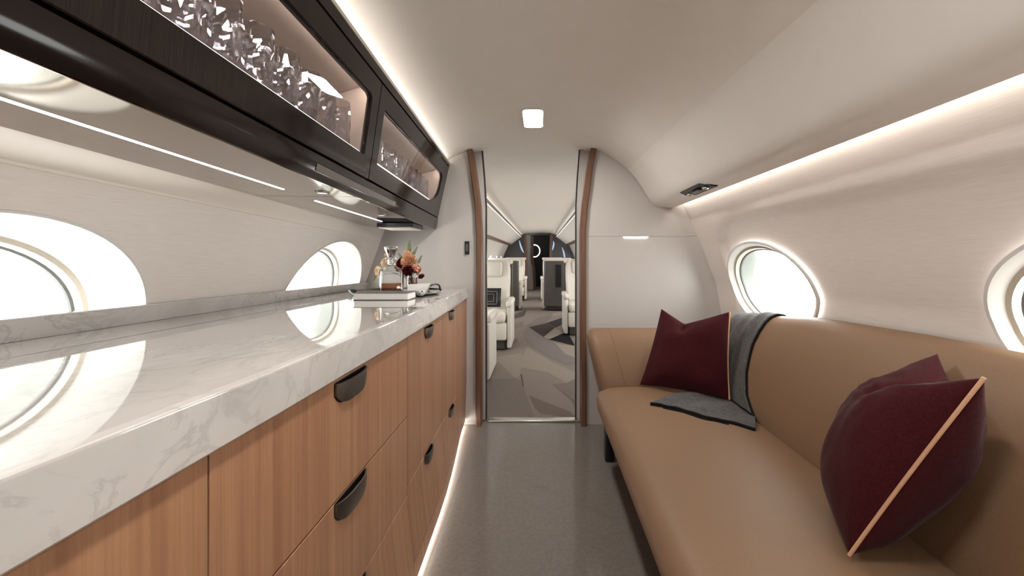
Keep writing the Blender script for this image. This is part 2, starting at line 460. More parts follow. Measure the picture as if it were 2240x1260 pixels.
def wall_with_windows(fx, ys, zs, wins):
    """grid (Y, Z) -> (fx, Y, Z) with an oval hole per window; the hole's patch shares the grid's own vertices"""
    V = []; F = []; idx = {}
    def vid(i, j):
        if (i, j) not in idx:
            idx[(i, j)] = len(V); V.append((fx(ys[i], zs[j]), ys[i], zs[j]))
        return idx[(i, j)]
    skip = set(); patches = []
    for (yc, zc, a, b) in wins:
        i0 = max(i for i in range(len(ys)) if ys[i] < yc - a * 1.12); i1 = min(i for i in range(len(ys)) if ys[i] > yc + a * 1.12)
        j0 = max(j for j in range(len(zs)) if zs[j] < zc - b * 1.15); j1 = min(j for j in range(len(zs)) if zs[j] > zc + b * 1.15)
        for i in range(i0, i1):
            for j in range(j0, j1): skip.add((i, j))
        per = [(i, j0) for i in range(i0, i1)] + [(i1, j) for j in range(j0, j1)] + [(i, j1) for i in range(i1, i0, -1)] + [(i0, j) for j in range(j1, j0, -1)]
        patches.append((yc, zc, a, b, per))
    for i in range(len(ys) - 1):
        for j in range(len(zs) - 1):
            if (i, j) in skip: continue
            F.append((vid(i, j), vid(i + 1, j), vid(i + 1, j + 1), vid(i, j + 1)))
    for yc, zc, a, b, per in patches:
        n = len(per); outer = [vid(*p) for p in per]
        K = 7; prev = outer
        for k in range(1, K + 1):
            t = k / K; ring = []
            for (i, j) in per:
                y, z = ys[i], zs[j]
                th = math.atan2((z - zc) / b, (y - yc) / a)
                ey, ez = yc + a * math.cos(th), zc + b * math.sin(th)
                yy, zz = lerp(y, ey, t), lerp(z, ez, t)
                ring.append(len(V)); V.append((fx(yy, zz), yy, zz))
            for q in range(n):
                F.append((prev[q], prev[(q + 1) % n], ring[(q + 1) % n], ring[q]))
            prev = ring
    return V, F

RW = [(2.143, 1.012, .385, .236), (.688, 1.012, .385, .236), (-.767, 1.012, .385, .236)]
LW = [(2.33, .925, .405, .343), (.875, .925, .405, .343), (-.58, .925, .405, .343)]
ysn = frange(YB, 2.86, 150)
zsn = frange(0.0, 1.74, 76)
wr = obj('wall_right', *wall_with_windows(lambda y, z: XR(y, z) + xr_recess(y, z), ysn, zsn, RW), M['fabric'], sharp=60)
tag(wr, 'right side wall in pale linen covering above the sofa', 'wall', kind='structure')
zsl = frange(0.0, 1.70, 70)
wl = obj('wall_left', *wall_with_windows(XL, ysn, zsl, LW), M['fabric'], sharp=60)
tag(wl, 'left side wall in pale linen covering behind the counter', 'wall', kind='structure')

def ell(yc, zc, a, b, n=72, p=2.0):
    out = []
    for k in range(n):
        t = 2 * math.pi * k / n; c, s = math.cos(t), math.sin(t)
        out.append((yc + a * math.copysign(abs(c) ** (2 / p), c), zc + b * math.copysign(abs(s) ** (2 / p), s)))
    return out
def ring_secs(fx, sgn, specs, n=72):
    """specs: (yc, zc, a, b, depth outwards)"""
    secs = []
    for (yc, zc, a, b, d) in specs:
        secs.append([(fx(y, z) + sgn * d, y, z) for y, z in ell(yc, zc, a, b, n)])
    return secs

def window(n, fx, sgn, yc, zc, a, b, deep, label):
    w = thing('window_%d' % n, label, 'window', (fx(yc, zc - b), yc, zc - b), kind='structure')
    if deep:   # funnel reveal of the galley side
        obj('reveal', *g_loft(ring_secs(fx, sgn, [(yc, zc, a + .004, b + .004, .0), (yc, zc, a + .002, b + .002, -.006), (yc, zc, a - .004, b - .004, -.005),
            (yc, zc, a - .010, b - .010, .012), (yc - .01, zc, a - .022, b - .022, .06), (yc - .02, zc - .003, a - .036, b - .034, .112)]), closed=True), M['white'], w)
        yc2 = yc - .02; zc2 = zc - .003; a2, b2 = a - .036, b - .034; d0 = .112
    else:
        obj('reveal', *g_loft(ring_secs(fx, sgn, [(yc, zc, a + .010, b + .010, .002), (yc, zc, a + .008, b + .008, -.008), (yc, zc, a - .002, b - .002, -.009),
            (yc, zc, a - .010, b - .010, .004), (yc, zc, a - .016, b - .015, .022)]), closed=True), M['white'], w)
        yc2, zc2, a2, b2, d0 = yc, zc, a - .016, b - .015, .022
    obj('frame', *g_loft(ring_secs(fx, sgn, [(yc2, zc2, a2, b2, d0), (yc2, zc2, a2 - .012, b2 - .012, d0 + .002), (yc2, zc2, a2 - .016, b2 - .016, d0 + .022)]), closed=True), M['cream'], w)
    obj('seal', *g_loft(ring_secs(fx, sgn, [(yc2, zc2, a2 - .016, b2 - .016, d0 + .022), (yc2, zc2, a2 - .021, b2 - .021, d0 + .026), (yc2, zc2, a2 - .021, b2 - .021, d0 + .034)]), closed=True), M['seal'], w)
    obj('shade_track', *g_loft(ring_secs(fx, sgn, [(yc2, zc2, a2 - .021, b2 - .021, d0 + .034), (yc2, zc2, a2 - .036, b2 - .034, d0 + .100)]), closed=True), M['pale_green'], w)
    secs = ring_secs(fx, sgn, [(yc2, zc2, a2 - .034, b2 - .032, d0 + .095), (yc2, zc2, .02, .015, d0 + .095)])
    v, f = g_loft(secs, closed=True); f.append(tuple(range(72, 144)))
    obj('pane', v, f, M['window_glass'], w)
    return w
nm = 0
for lst, fx, sg, dp, texts in ((RW, XR, 1, False, ['oval window above the sofa beside the front bulkhead', 'oval window above the near end of the sofa', 'oval window on the sofa side behind the viewpoint']),
                        (LW, XL, -1, True, ['deep oval window behind the counter beside the tray', 'deep oval window behind the near end of the counter', 'deep oval window on the galley side behind the viewpoint'])):
    for k, (yc, zc, a, b) in enumerate(lst):
        nm += 1
        window(nm, fx, sg, yc, zc, a, b, dp, texts[k])

# rear wall, never seen in the photograph but it closes the compartment
bw = obj('wall_back', [(-1.35, YB, 0), (1.35, YB, 0), (1.35, YB, 2.0), (-1.35, YB, 2.0)], [(0, 1, 2, 3)], M['bulk'], smooth=False)
tag(bw, 'plain pale rear wall behind the viewpoint', 'wall', kind='structure')

# cream band between cupboards and linen wall on the galley side
secs = []
for Y in frange(YB, 2.80, 12):
    zl = zline(Y); zt = ZC + .247 - .012 * Y; xt = -.80 - .1 * Y
    secs.append([(xt, Y, zt + .02), (xt - .05, Y, zt), (lerp(xt - .05, -1.112, .5), Y, lerp(zt, zl, .47)), (-1.109, Y, zl + .004), (-1.112, Y, zl - .003), (-1.125, Y, zl - .003)])
t3 = obj('trim_3', *g_loft(secs), M['band'])
tag(t3, 'smooth cream band between the dark cupboards and the linen wall', 'wall trim', kind='structure')

# front bulkhead with the doorway -----------------------------------
DT = [-1.165, .15, .20, .375, .53, .60, .765, .80]
LX = [-.43, -.427, -.430, -.437, -.458, -.467, -.495, -.503]
RX = [.302, .298, .298, .312, .333, .340, .372, .380]
def dl(Z): return interp(Z - ZC, DT, LX)
def dr(Z): return interp(Z - ZC, DT, RX)
zs = frange(0, 1.99, 60)
def bulk_y(x, z, edge):
    e = abs(edge(BY, clamp(z, 0, 1.6))) - abs(x)
    return BY - .05 * (1 - sstep(0.0, .10, e)) ** 1.5
secs = []
for z in zs:
    xs = [lerp(dr(z), 1.36, t) for t in frange(0, 1, 50)]
    secs.append([(x, bulk_y(x, z, XR), z) for x in xs])
v, f = g_loft(secs)
wf = obj('wall_front', v, f, M['bulk'], sharp=70)
tag(wf, 'glossy pale grey bulkhead between the doorway and the sofa wall', 'wall', kind='structure')
sm = [(x, bulk_y(x, 1.322, XR) - .0008, z) for z in (1.3208, 1.3232) for x in frange(.33, 1.10, 30)]
v, f = g_loft([sm[:30], sm[30:]]); obj('panel_gap', v, f, M['groove'], wf)
secs = []
for z in zs:
    xs = [lerp(dl(z), -1.36, t) for t in frange(0, 1, 50)]
    secs.append([(x, bulk_y(x, z, lambda y, zz: 1.30), z) for x in xs])
wf2 = obj('wall_front_left', *g_loft(secs), M['bulk'], sharp=70)
tag(wf2, 'glossy pale grey bulkhead between the doorway and the galley', 'wall', kind='structure')

def wood_trim(name, fn, label, y0=2.79, y1=2.87, w=.041):
    secs = []
    for z in frange(0.0, ZC + .772, 50):
        x = fn(z); r = .008
        pts = [(x - w / 2 + r, y0), (x + w / 2 - r, y0), (x + w / 2, y0 + r), (x + w / 2, y1), (x - w / 2, y1), (x - w / 2, y0 + r)]
        secs.append([(a, b, z) for a, b in pts])
    o = obj(name, *g_loft(secs, closed=True, caps=True), M['walnut'])
    return tag(o, label, 'door trim', kind='structure')
wood_trim('trim_1', dl, 'curved walnut doorway edge on the galley side')
wood_trim('trim_2', dr, 'curved walnut doorway edge on the sofa side')

def pocket_door(name, sgn, xb, xt, label):
    # straight leaf whose edge shows past the curved trim
    y0, y1 = 2.885, 2.92
    def xe(z): return interp(z - ZC, [-1.2, .38, .60, .79], [xb, xb, lerp(xb, xt, .45), xt])
    secs = []
    for z in frange(0.01, ZC + .781, 30):
        a = xe(z); b = a + sgn * .16
        secs.append([(a, y0, z), (b, y0, z), (b, y1, z), (a, y1, z)])
    o = obj(name, *g_loft(secs, closed=True, caps=True), M['bulk'], smooth=True, sharp=30)
    tag(o, label, 'sliding door', kind='structure')
    secs = []
    for z in frange(0.01, ZC + .781, 30):
        a = xe(z)
        secs.append([(a, y0 - .004, z), (a - sgn * .007, y0 - .004, z), (a - sgn * .007, y1, z), (a, y1, z)])
    mb = MB(); mb.add(g_loft(secs, closed=True, caps=True))
    z = ZC + .781; a = xe(z)
    mb.add(g_box((min(a, a + sgn * .16), y0 - .004, z - .004), (max(a, a + sgn * .16), y1, z + .003)))
    mb.build('gasket', M['black'], o, smooth=False)
    return o
pocket_door('door_1', -1, -.392, -.422, 'white pocket door edge on the galley side of the doorway')
pocket_door('door_2', 1, .258, .285, 'white pocket door edge on the sofa side of the doorway')

th = obj('trim_5', *g_box((-.372, 2.862, 0.0), (.285, 2.925, .014), .004), M['steel'])
tag(th, 'bright metal threshold strip across the doorway floor', 'threshold', kind='structure')

# ------------------------------------------------------------------ forward cabin shell
CX = -.05
fy = [2.90, 4, 5.5, 7, 9, 11, YF]
CEILF = [(.92, .50), (.80, .58), (.66, .665), (.56, .715), (.44, .755), (.30, .778), (.15, .785), (0, .787), (-.15, .785), (-.30, .778), (-.44, .755), (-.56, .715), (-.66, .665), (-.80, .58), (-.92, .50)]
cxs = [p[0] for p in CEIL][::-1]; cds = [p[1] for p in CEIL][::-1]
xsF = [CX + x for x in frange(.92, -.92, 40)]
def dF(x): return interp(x - CX, [p[0] for p in CEILF][::-1], [p[1] for p in CEILF][::-1])
ce2 = obj('ceiling_front', *g_loft([[(x, y, ZC + lerp(interp(x, cxs, cds), dF(x), sstep(2.9, 4.5, y)) + .0005 + tilt(y)) for x in xsF] for y in [2.822, 2.86, 2.95, 3.2, 3.6] + fy[1:]]), M['ceiling'])
tag(ce2, 'arched white ceiling of the cabin beyond the doorway', 'ceiling', kind='structure')
def XF(sgn):
    def fn(Y, Z):
        return CX + sgn * interp(Z - tilt(Y), [-.05, .0, .3, .766, .991, 1.2486, 1.541, 1.62, 1.75], [1.0, 1.02, 1.18, 1.254, 1.225, 1.14, 1.0, .95, .86])
    return fn
FW = [(y, 1.03, .36, .22) for y in (4.15, 5.55, 6.95, 8.35, 9.75, 11.15, 12.5)]
ysf = frange(2.86, YF, 130); zsf = frange(0.0, 1.74, 36)
wl2 = obj('wall_left_front', *wall_with_windows(XF(-1), ysf, zsf, FW), M['bin'], sharp=60)
tag(wl2, 'pale left side wall of the cabin beyond the doorway', 'wall', kind='structure')
wr2 = obj('wall_right_front', *wall_with_windows(XF(1), ysf, zsf, FW), M['bin'], sharp=60)
tag(wr2, 'pale right side wall of the cabin beyond the doorway', 'wall', kind='structure')
fw = XF(-1)
for k, (yc, zc, a, b) in enumerate(FW):
    nm += 1
    w = thing('window_%d' % nm, 'oval cabin window beyond the doorway on the left, number %d from the doorway' % (k + 1), 'window', (fw(yc, zc - b), yc, zc - b), kind='structure')
    obj('reveal', *g_loft(ring_secs(fw, -1, [(yc, zc, a + .012, b + .012, .002), (yc, zc, a + .01, b + .01, -.012), (yc, zc, a - .002, b - .002, -.012), (yc, zc, a - .02, b - .02, .05)], 40), closed=True), M['white'], w)
    v, f = g_loft(ring_secs(fw, -1, [(yc, zc, a - .015, b - .015, .045), (yc, zc, .02, .015, .045)], 40), closed=True); f.append(tuple(range(40, 80)))
    obj('pane', v, f, M['window_glass'], w)

# carpet with its woven pattern
def cpx(x, y):
    """a point of the carpet, from the angle it is seen under"""
    px, py = 1020 + x / 3.937, 640 + y / 3.937
    k = (py - 566) / 880.0
    Y = (ZC + .0085 * 3.0) / (k + .0085) if (ZC / k) > 3 else ZC / k
    return (round((px - 1182) * Y / 880.0, 4), round(Y, 4))
def wool_pile(name, rgb):
    c = lin(rgb)
    return textured(name, tuple(x * .70 for x in c), tuple(min(1, x * .88) for x in c), nscale=90, detail=5, bump=.3, bdist=.002, rough=.95, spec=.1)
CB = (146, 135, 127)
PAT = [
 (CB, None),
 ((158, 147, 138), [[(470, 650), (480, 560), (520, 470), (720, 590), (940, 690), (940, 745), (860, 780), (700, 690)], [(240, 560), (480, 520), (470, 650), (460, 720), (420, 735)]]),
 ((134, 124, 118), [[(170, 745), (420, 740), (470, 760), (500, 830), (590, 1085), (165, 1085)]]),
 ((124, 113, 106), [[(540, 890), (900, 1030), (945, 1085), (640, 1045), (590, 1000)]]),
 ((131, 121, 115), [[(740, 790), (860, 780), (945, 742), (950, 1040), (900, 920)]]),
 ((136, 127, 124), [[(490, 340), (530, 300), (640, 380), (740, 420), (830, 500), (945, 570), (945, 612), (880, 628), (720, 560), (560, 470), (500, 400)]]),
 ((162, 151, 142), [[(770, 440), (925, 465), (945, 565), (850, 530)], [(740, 180), (800, 165), (850, 190), (750, 205)], [(665, 385), (760, 310), (840, 345), (720, 405)]]),
 ((132, 122, 115), [[(330, 380), (400, 270), (490, 250), (490, 290), (380, 330)], [(330, 400), (440, 390), (450, 430), (335, 465)], [(510, 290), (620, 215), (740, 200), (690, 260), (540, 295)]]),
 ((98, 88, 86), [[(390, 200), (520, 150), (500, 200), (400, 230)], [(465, 705), (480, 710), (498, 815), (485, 810)]]),
 ((76, 66, 63), [[(540, 300), (690, 265), (765, 300), (665, 385)]]),
 ((58, 52, 53), [[(690, 265), (850, 210), (855, 270), (770, 300)]]),
 ((42, 39, 44), [[(715, 405), (870, 340), (935, 460)]]),
]
mb = MB(); mats = []
for k, (rgb, polys) in enumerate(PAT):
    mats.append(wool_pile('carpet_wool_%d' % k, rgb))
    if polys is None:
        ys_ = frange(2.90, YF + 2.2, 24)
        mb.add(g_loft([[(-1.2, y, tilt(y)), (1.2, y, tilt(y))] for y in ys_]), k)
    else:
        for P in polys:
            pts = [cpx(*p) for p in P]
            mb.add(([(x, y, tilt(y) + .0012 + .0004 * k) for x, y in pts], [tuple(range(len(pts)))]), k)
cp = mb.build('carpet', mats, smooth=False)
tag(cp, 'grey and taupe carpet with sweeping geometric patches beyond the doorway', 'carpet', kind='structure')

# ------------------------------------------------------------------ lamps of the room and added fill
def downlight(Y, label, X=-.04):
    Z = ZC + .786
    t = thing('ceiling_light', label, 'ceiling light', (X, Y, Z - .012), group='ceiling downlights')
    o = rrect(.125, .305, .034, 5); i = rrect(.107, .287, .027, 5)
    z0, z1 = Z + .004, Z - .008
    obj('frame', *g_loft([[(X + a, Y + b, z0) for a, b in o], [(X + a, Y + b, z1 + .001) for a, b in o], [(X + a, Y + b, z1) for a, b in i], [(X + a, Y + b, z1 + .004) for a, b in i]], closed=True), M['white'], t)
    obj('diffuser', [(X + a, Y + b, z1 + .003) for a, b in i], [tuple(range(len(i)))], M['diffuser'], t, smooth=False)
    return t
downlight(2.245, 'small bright rounded ceiling light in front of the doorway')
downlight(.35, 'added fill light overhead, out of view, nearest the viewpoint')  # unseen copy of the front downlight, added to brighten the compartment
downlight(-1.2, 'added fill light at the rear of the compartment, out of view')  # second unseen downlight, added as fill from behind the camera

# right overhead bin with cove light
BIN = [(.612, .626), (.6205, .6195), (.645, .594), (.67, .564), (.71, .506), (.750, .441), (.768, .410), (.785, .388), (.81, .372), (.84, .365), (.90, .360), (.930, .357), (.936, .361), (.936, .44)]
def bin_sec(Y):
    out = []
    for x, d in BIN:
        k = clamp((.930 - x) / .13) * .042 * (1 - Y / BY)
        out.append((x + k, Y, ZC + d))
    return out
binr = thing('overhead_bin', 'long pale overhead bin above the sofa with rounded lower edge', 'overhead bin', (.8, 1.0, ZC + .36))
obj('panel', *g_loft([bin_sec(y) for y in frange(YB + .01, BY - .004, 10)]), M['bin'], binr, sharp=50)
cl = obj('cove_light', *g_box((.945, YB + .02, ZC + .390), (.972, BY - .06, ZC + .396)), M['led'], smooth=False)
tag(cl, 'hidden light strip between the bin and the sofa wall', 'cove light')
# service panel in the bin's underside
sp = thing('service_panel', 'small black air and light panel in the bin above the sofa', 'service panel', (.84, 2.145, ZC + .355))
def bpt(u, w, n=0.0):   # u along Y, w across X on the bin's lower face
    Y = 2.145 + u - w * .9; x = .838 + w
    d = interp(x - .010, [.785, .81, .84, .93], [.388, .372, .365, .357])
    return (x, Y, ZC + d - .001 - n)
hexo = [(-.165, .0), (-.135, -.036), (.135, -.036), (.165, .0), (.135, .036), (-.135, .036)]
mb = MB(); mb.add(g_loft([[bpt(u, w, 0) for u, w in hexo], [bpt(u * .98, w * .95, .006) for u, w in hexo]], closed=True, caps=True)); mb.build('bezel', M['black'], sp, smooth=False)
for s, nmn in ((-.105, 'nozzle'), (.105, 'nozzle')):
    c = bpt(s, 0, .006); obj(nmn, *g_lathe([(.018, 0), (.018, -.006), (.012, -.010), (.006, -.008)], c, 20), M['steel'], sp)
c = bpt(0, 0, .006); mb = MB(); mb.add(g_box((c[0] - .018, c[1] - .055, c[2] - .004), (c[0] + .018, c[1] + .055, c[2]), .003)); mb.build('lens', M['seat_grey'], sp)

# reading light in the bulkhead joint
rl = thing('reading_light', 'short slim light glowing under the bulkhead joint above the sofa', 'reading light', (.67, 2.815, 1.315))
obj('housing', *g_box((.575, 2.8235, 1.3195), (.765, 2.832, 1.3235), .001), M['white'], rl, smooth=False)
obj('diffuser', *g_box((.585, 2.8245, 1.3175), (.755, 2.8290, 1.3194)), emission('reading_led', (1, .95, .95), 9.0), rl, smooth=False)
# switch on the left bulkhead
sw = thing('light_switch', 'narrow black switch on the bulkhead left of the doorway', 'switch', (-.513, 2.82, 1.197))
obj('plate', *g_box((-.531, 2.819, 1.195), (-.499, 2.833, 1.288), .003), M['black'], sw)
obj('button', *g_box((-.524, 2.815, 1.215), (-.506, 2.822, 1.268), .002), M['seat_grey'], sw)

# ------------------------------------------------------------------ galley: base cabinets
def xtop(Y): return interp(Y, [-.5, .4, .66, .83, 1.46, 2.1, 2.8], [-.472, -.464, -.456, -.459, -.468, -.485, -.512])
def xbot(Y): return interp(Y, [-.5, .4, .7, 1.4, 2.0, 2.35, 2.83], [-.468, -.458, -.455, -.456, -.470, -.481, -.502])
def ctz(Y): return ZC - .187 - .0075 * Y
def cbz(Y): return ZC - .2725 + .004 * sstep(2.2, 2.8, Y)
def fx_front(Y, Z, n):
    fl_ = .034 * clamp((.30 - Z) / .30) * (1 - sstep(1.8, 2.8, Y) * 1.35)
    return (xbot(Y) - .014 + fl_ + n, Y, Z)
Y0C = -.45

def drawer_cabinet(y0, y1, gaps, label, hw=.16, hy=None):
    t = thing('drawer_cabinet', label, 'cabinet', (-.8, (y0 + y1) / 2, 0), group='walnut base cabinets')
    mb = MB()
    secs = [[(-1.02, y0 + .001, .086), (-1.2, y0 + .001, .60), (-1.2, y0 + .001, .86)] + [fx_front(y0, z, -.03) for z in (.86, .6, .36, .086)]]
    secs.append([(p[0], y1 - .001, p[2]) if k < 3 else fx_front(y1 - .001, p[2], -.03) for k, p in enumerate(secs[0])])
    mb.add(g_loft(secs, closed=True, caps=True)); mb.build('body', M['groove'], t, smooth=False)
    for k in range(len(gaps) - 1):
        zt, zb = gaps[k], gaps[k + 1]
        d = obj('drawer', *g_panel(fx_front, y0 + .0018, y1 - .0018, zb + .0018, zt - .0018, .022, 10, 8, .0015), M['wood'], t, sharp=30)
        yc = hy or (y0 + y1) / 2
        handle(d, yc, zt - (.004 if k else .010), hw)
    return t

def handle(par, yc, zt, w):
    h = .052 * (w / .16) ** .35
    front = []; NU = 17
    for i in range(NU):
        u = -1 + 2 * i / (NU - 1); row = []
        hh = h * (1 - .50 * abs(u) ** 4.5)
        for j in range(7):
            q = j / 6
            n = .0052 + .0135 * (1 - abs(u) ** 3.2) * (1 - .45 * q * q)
            row.append(fx_front(yc + u * w / 2, zt - q * hh, n))
        front.append(row)
    v, f = g_loft(front)
    n = len(v)
    back = [(x - .0045, y, z) for x, y, z in v]
    f2 = [(a + n, d + n, c + n, b + n) for a, b, c, d in f]
    side = []
    for i in range(NU - 1):
        a = i * 7; b = (i + 1) * 7
        side += [(a, b, b + n, a + n), (a + 6, a + 6 + n, b + 6 + n, b + 6)]
    for i in (0, NU - 1):
        for j in range(6):
            a = i * 7 + j; side.append((a, a + 1, a + 1 + n, a + n))
    o = obj('handle', v + back, f + f2 + side, M['gunmetal'], par)
    rec = []
    for i in range(NU):
        u = -1 + 2 * i / (NU - 1); hh = h * 1.04 * (1 - .50 * abs(u) ** 4.5)
        rec.append([fx_front(yc + u * w / 2 * 1.04, zt + .003, .0008), fx_front(yc + u * w / 2 * 1.04, zt - hh, .0008)])
    obj('recess', *g_loft(rec), M['black'], o)

TOP = .888
drawer_cabinet(-.44, .5715, [TOP, .607, .33, .08], 'walnut drawer cabinet under the nearest end of the counter')
drawer_cabinet(.5715, 1.423, [TOP, .607, .33, .08], 'wide walnut cabinet with large cup handles, nearest full one')
drawer_cabinet(1.423, 1.99, [TOP, .358, .085], 'walnut cabinet in the middle of the counter', .115, 1.71)
drawer_cabinet(1.99, 2.40, [TOP, .358, .085], 'narrow walnut cabinet nearest the bulkhead', .105, 2.20)
fp = obj('filler_panel', *g_panel(fx_front, 2.402, 2.81, .03, TOP, .03, 6, 8, .0015), M['wood'], sharp=30)
tag(fp, 'plain walnut end panel between the last cabinet and bulkhead', 'cabinet panel')
# bottom rail and light
rail = [[fx_front(y, .082, -.002), fx_front(y, .022, -.002), fx_front(y, .022, -.03), fx_front(y, .082, -.03)] for y in frange(-.44, 2.402, 20)]
pl_ = obj('plinth_rail', *g_loft(rail, closed=True, caps=True), M['wood'], sharp=30)
tag(pl_, 'low walnut plinth running under the galley drawers', 'plinth')
toe = [[fx_front(y, .020, -.012), fx_front(y, .016, -.012), fx_front(y, .016, -.04), fx_front(y, .020, -.04)] for y in frange(-.44, 2.80, 20)]
tl = obj('toe_light', *g_loft(toe, closed=True, caps=True), M['led_toe'], smooth=False)
tag(tl, 'light strip under the galley cabinets washing the floor', 'toe light')
bk = [[(fx_front(y, .0, -.055)[0], y, 0), (fx_front(y, .0, -.055)[0], y, .06), (fx_front(y, 0, -.07)[0], y, .06), (fx_front(y, 0, -.07)[0], y, 0)] for y in frange(-.44, 2.81, 14)]
pb = obj('baseboard_left', *g_loft(bk, closed=True, caps=True), M['white'], smooth=False)
tag(pb, 'recessed white base under the galley cabinets', 'baseboard', kind='structure')

# countertop
secs = []
for Y in frange(Y0C, 2.805, 60):
    zt = ctz(Y); zb = cbz(Y); xt, xb = xtop(Y), xbot(Y)
    xw = XL(Y, zt) + .004
    e = 0.0
    secs.append([(xw, Y, zt), (-1.0, Y, zt), (-.75, Y, zt), (xt - .020, Y, zt), (xt - .004, Y, zt), (xt - .0028, Y, zt), (xt - .0008, Y, zt - .0008), (xt, Y, zt - .0028), (xt + .0001, Y, zt - .005), (lerp(xt, xb, .5) + .001, Y, lerp(zt, zb, .5)),
                 (xb, Y, zb + .008), (xb, Y, zb + .004), (xb - .004, Y, zb), (xb - .008, Y, zb), (xb - .05, Y, zb), (xb - .055, Y, zb + .02), (xw, Y, zb + .03)])
v, f = g_loft(secs, closed=True, caps=True)
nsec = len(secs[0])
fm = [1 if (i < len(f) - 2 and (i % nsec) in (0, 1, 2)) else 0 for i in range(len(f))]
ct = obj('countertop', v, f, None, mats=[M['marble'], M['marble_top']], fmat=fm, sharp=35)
tag(ct, 'long polished white marble counter with thick front edge', 'countertop')
gr = [[(-1.034, y, ctz(y) + .0005), (-1.031, y, ctz(y) + .0005)] for y in frange(Y0C + .02, 2.79, 8)]
obj('joint', *g_loft(gr), M['tile_seam'], ct, smooth=False)
secs = []
for Y in frange(Y0C, 2.80, 40):
    zt = ctz(Y); h = .062 - .006 * Y
    x0 = XL(Y, zt + h) + .002; x1 = x0 + .018 + .008
    x0b = XL(Y, zt) + .003
    secs.append([(x0b, Y, zt + .0005), (x1 - .012, Y, zt + .0005), (x1, Y, zt + h - .002), (x1 - .002, Y, zt + h), (x0, Y, zt + h)])
bs = obj('backsplash', *g_loft(secs, closed=True, caps=True), M['marble'], sharp=35)
tag(bs, 'low marble upstand along the wall at the back of the counter', 'backsplash')

# ------------------------------------------------------------------ galley: overhead cupboards
OY0, OY1 = -.42, 2.826
def ov(Y, d, n=0.0):
    t = (d - .287) / (.68 - .287)
    x = lerp(-.53 - .067 * Y, -.507 - .0445 * Y, t)
    return (x + n, Y, ZC + d)
def top_d(Y): return .706 - .012 * Y
oc = thing('overhead_cupboard', 'dark gloss overhead cupboards with glass doors above the counter', 'cupboard', (-.75, 1.2, ZC + .2))
def und(Y, t, n=0.0):
    """underside: t = 0 front edge, 1 back edge"""
    xf = -.545 - .067 * Y; xb = -.852 - .1 * Y
    return (lerp(xf, xb, t), Y, ZC + .2285 - .0095 * Y + t * .004 + n)
# carcass: top, floor, back, ends
mb = MB()
ysq = [OY0, .6, 1.4, 2.1, OY1]
mb.add(g_loft([[ov(y, .655, -.012), (-.84 - .05 * y, y, ZC + .556), (-.93 - .08 * y, y, ZC + .30), (-.93 - .08 * y, y, ZC + .27), (-.95 - .08 * y, y, ZC + .27), (-.86 - .05 * y, y, ZC + .563), ov(y, .665, -.012)] for y in ysq], closed=True, caps=True))
mb.add(g_loft([[ov(y, .364, -.022), ov(y, .364, -.110), ov(y, .405, -.112), (-.93 - .08 * y, y, ZC + .405), (-.93 - .08 * y, y, ZC + .325), ov(y, .325, -.022)] for y in ysq], closed=True, caps=True))
for y in (OY0, OY1 - .02):
    a = [ov(y, top_d(y) - .012, -.002), ov(y, .287, -.002), und(y, .03, .006), (-.93 - .08 * y, y, ZC + .245), (-.86 - .05 * y, y, ZC + .556)]
    mb.add(g_loft([a, [(p[0], p[1] + .02, p[2]) for p in a]], closed=True, caps=True))
mb.build('carcass', M['gloss'], oc, smooth=False)
# interior lining: back and divider
ib = [[ov(y, .366, -.109), ov(y, .406, -.109), ov(y, .4065, -.114), (-.86 - .075 * y, y, ZC + .4065), (-.80 - .05 * y, y, ZC + .557)] for y in frange(OY0 + .03, OY1 - .03, 8)]
obj('lining', *g_loft(ib), M['inner'], oc, smooth=False)
dv = [(ov(1.47, d, -.03)[0], 1.47) for d in (.35, .64)]
obj('divider', *g_panel(lambda u, w, n: (lerp(ov(1.47, w, -.025)[0], -.93, u), 1.463 - n, ZC + w), 0, 1, .366, .640, .014, 3, 3, .001), M['inner'], oc, smooth=False)
# interior light strips
for (ya, yb) in ((.32, 1.44), (1.50, 2.78)):
    s_ = [[ov(y, .377, -.0215), ov(y, .377, -.029), ov(y, .365, -.029), ov(y, .365, -.0215)] for y in frange(ya, yb, 6)]
    obj('shelf_light', *g_loft(s_, closed=True, caps=True), M['led_shelf'], oc, smooth=False)
    s_ = [[ov(y, .626, -.030), ov(y, .626, -.040), ov(y, .630, -.040), ov(y, .630, -.030)] for y in frange(ya, yb, 6)]
    obj('shelf_light', *g_loft(s_, closed=True, caps=True), M['led_cab'], oc, smooth=False)
for ya, yb in ((OY0 + .03, 1.46), (1.475, OY1 - .03)):
    ln = [[ov(y, .634, -.045), (-.80 - .05 * y, y, ZC + .557)] for y in frange(ya, yb, 6)]
    obj('lining', *g_loft(ln), M['inner'], oc, smooth=False)
obj('lining', [ov(2.796, .366, -.024), ov(2.796, .636, -.024), (-.945, 2.796, ZC + .556), (-1.07, 2.796, ZC + .40)], [(0, 1, 2, 3)], M['inner'], oc, smooth=False)
# top rail
obj('top_rail', *g_panel(lambda u, w, n: ov(u, lerp(.647, top_d(u) - .012, w), n + .001), OY0, OY1, 0, 1, .012, 12, 3, .001), M['gloss'], oc, sharp=30)
s_ = [[ov(y, top_d(y) - .011, .003), ov(y, top_d(y), .003), ov(y, top_d(y), -.010), ov(y, top_d(y) - .011, -.010)] for y in frange(OY0, OY1, 10)]
obj('light_rail', *g_loft(s_, closed=True, caps=True), M['cream'], oc, smooth=False)
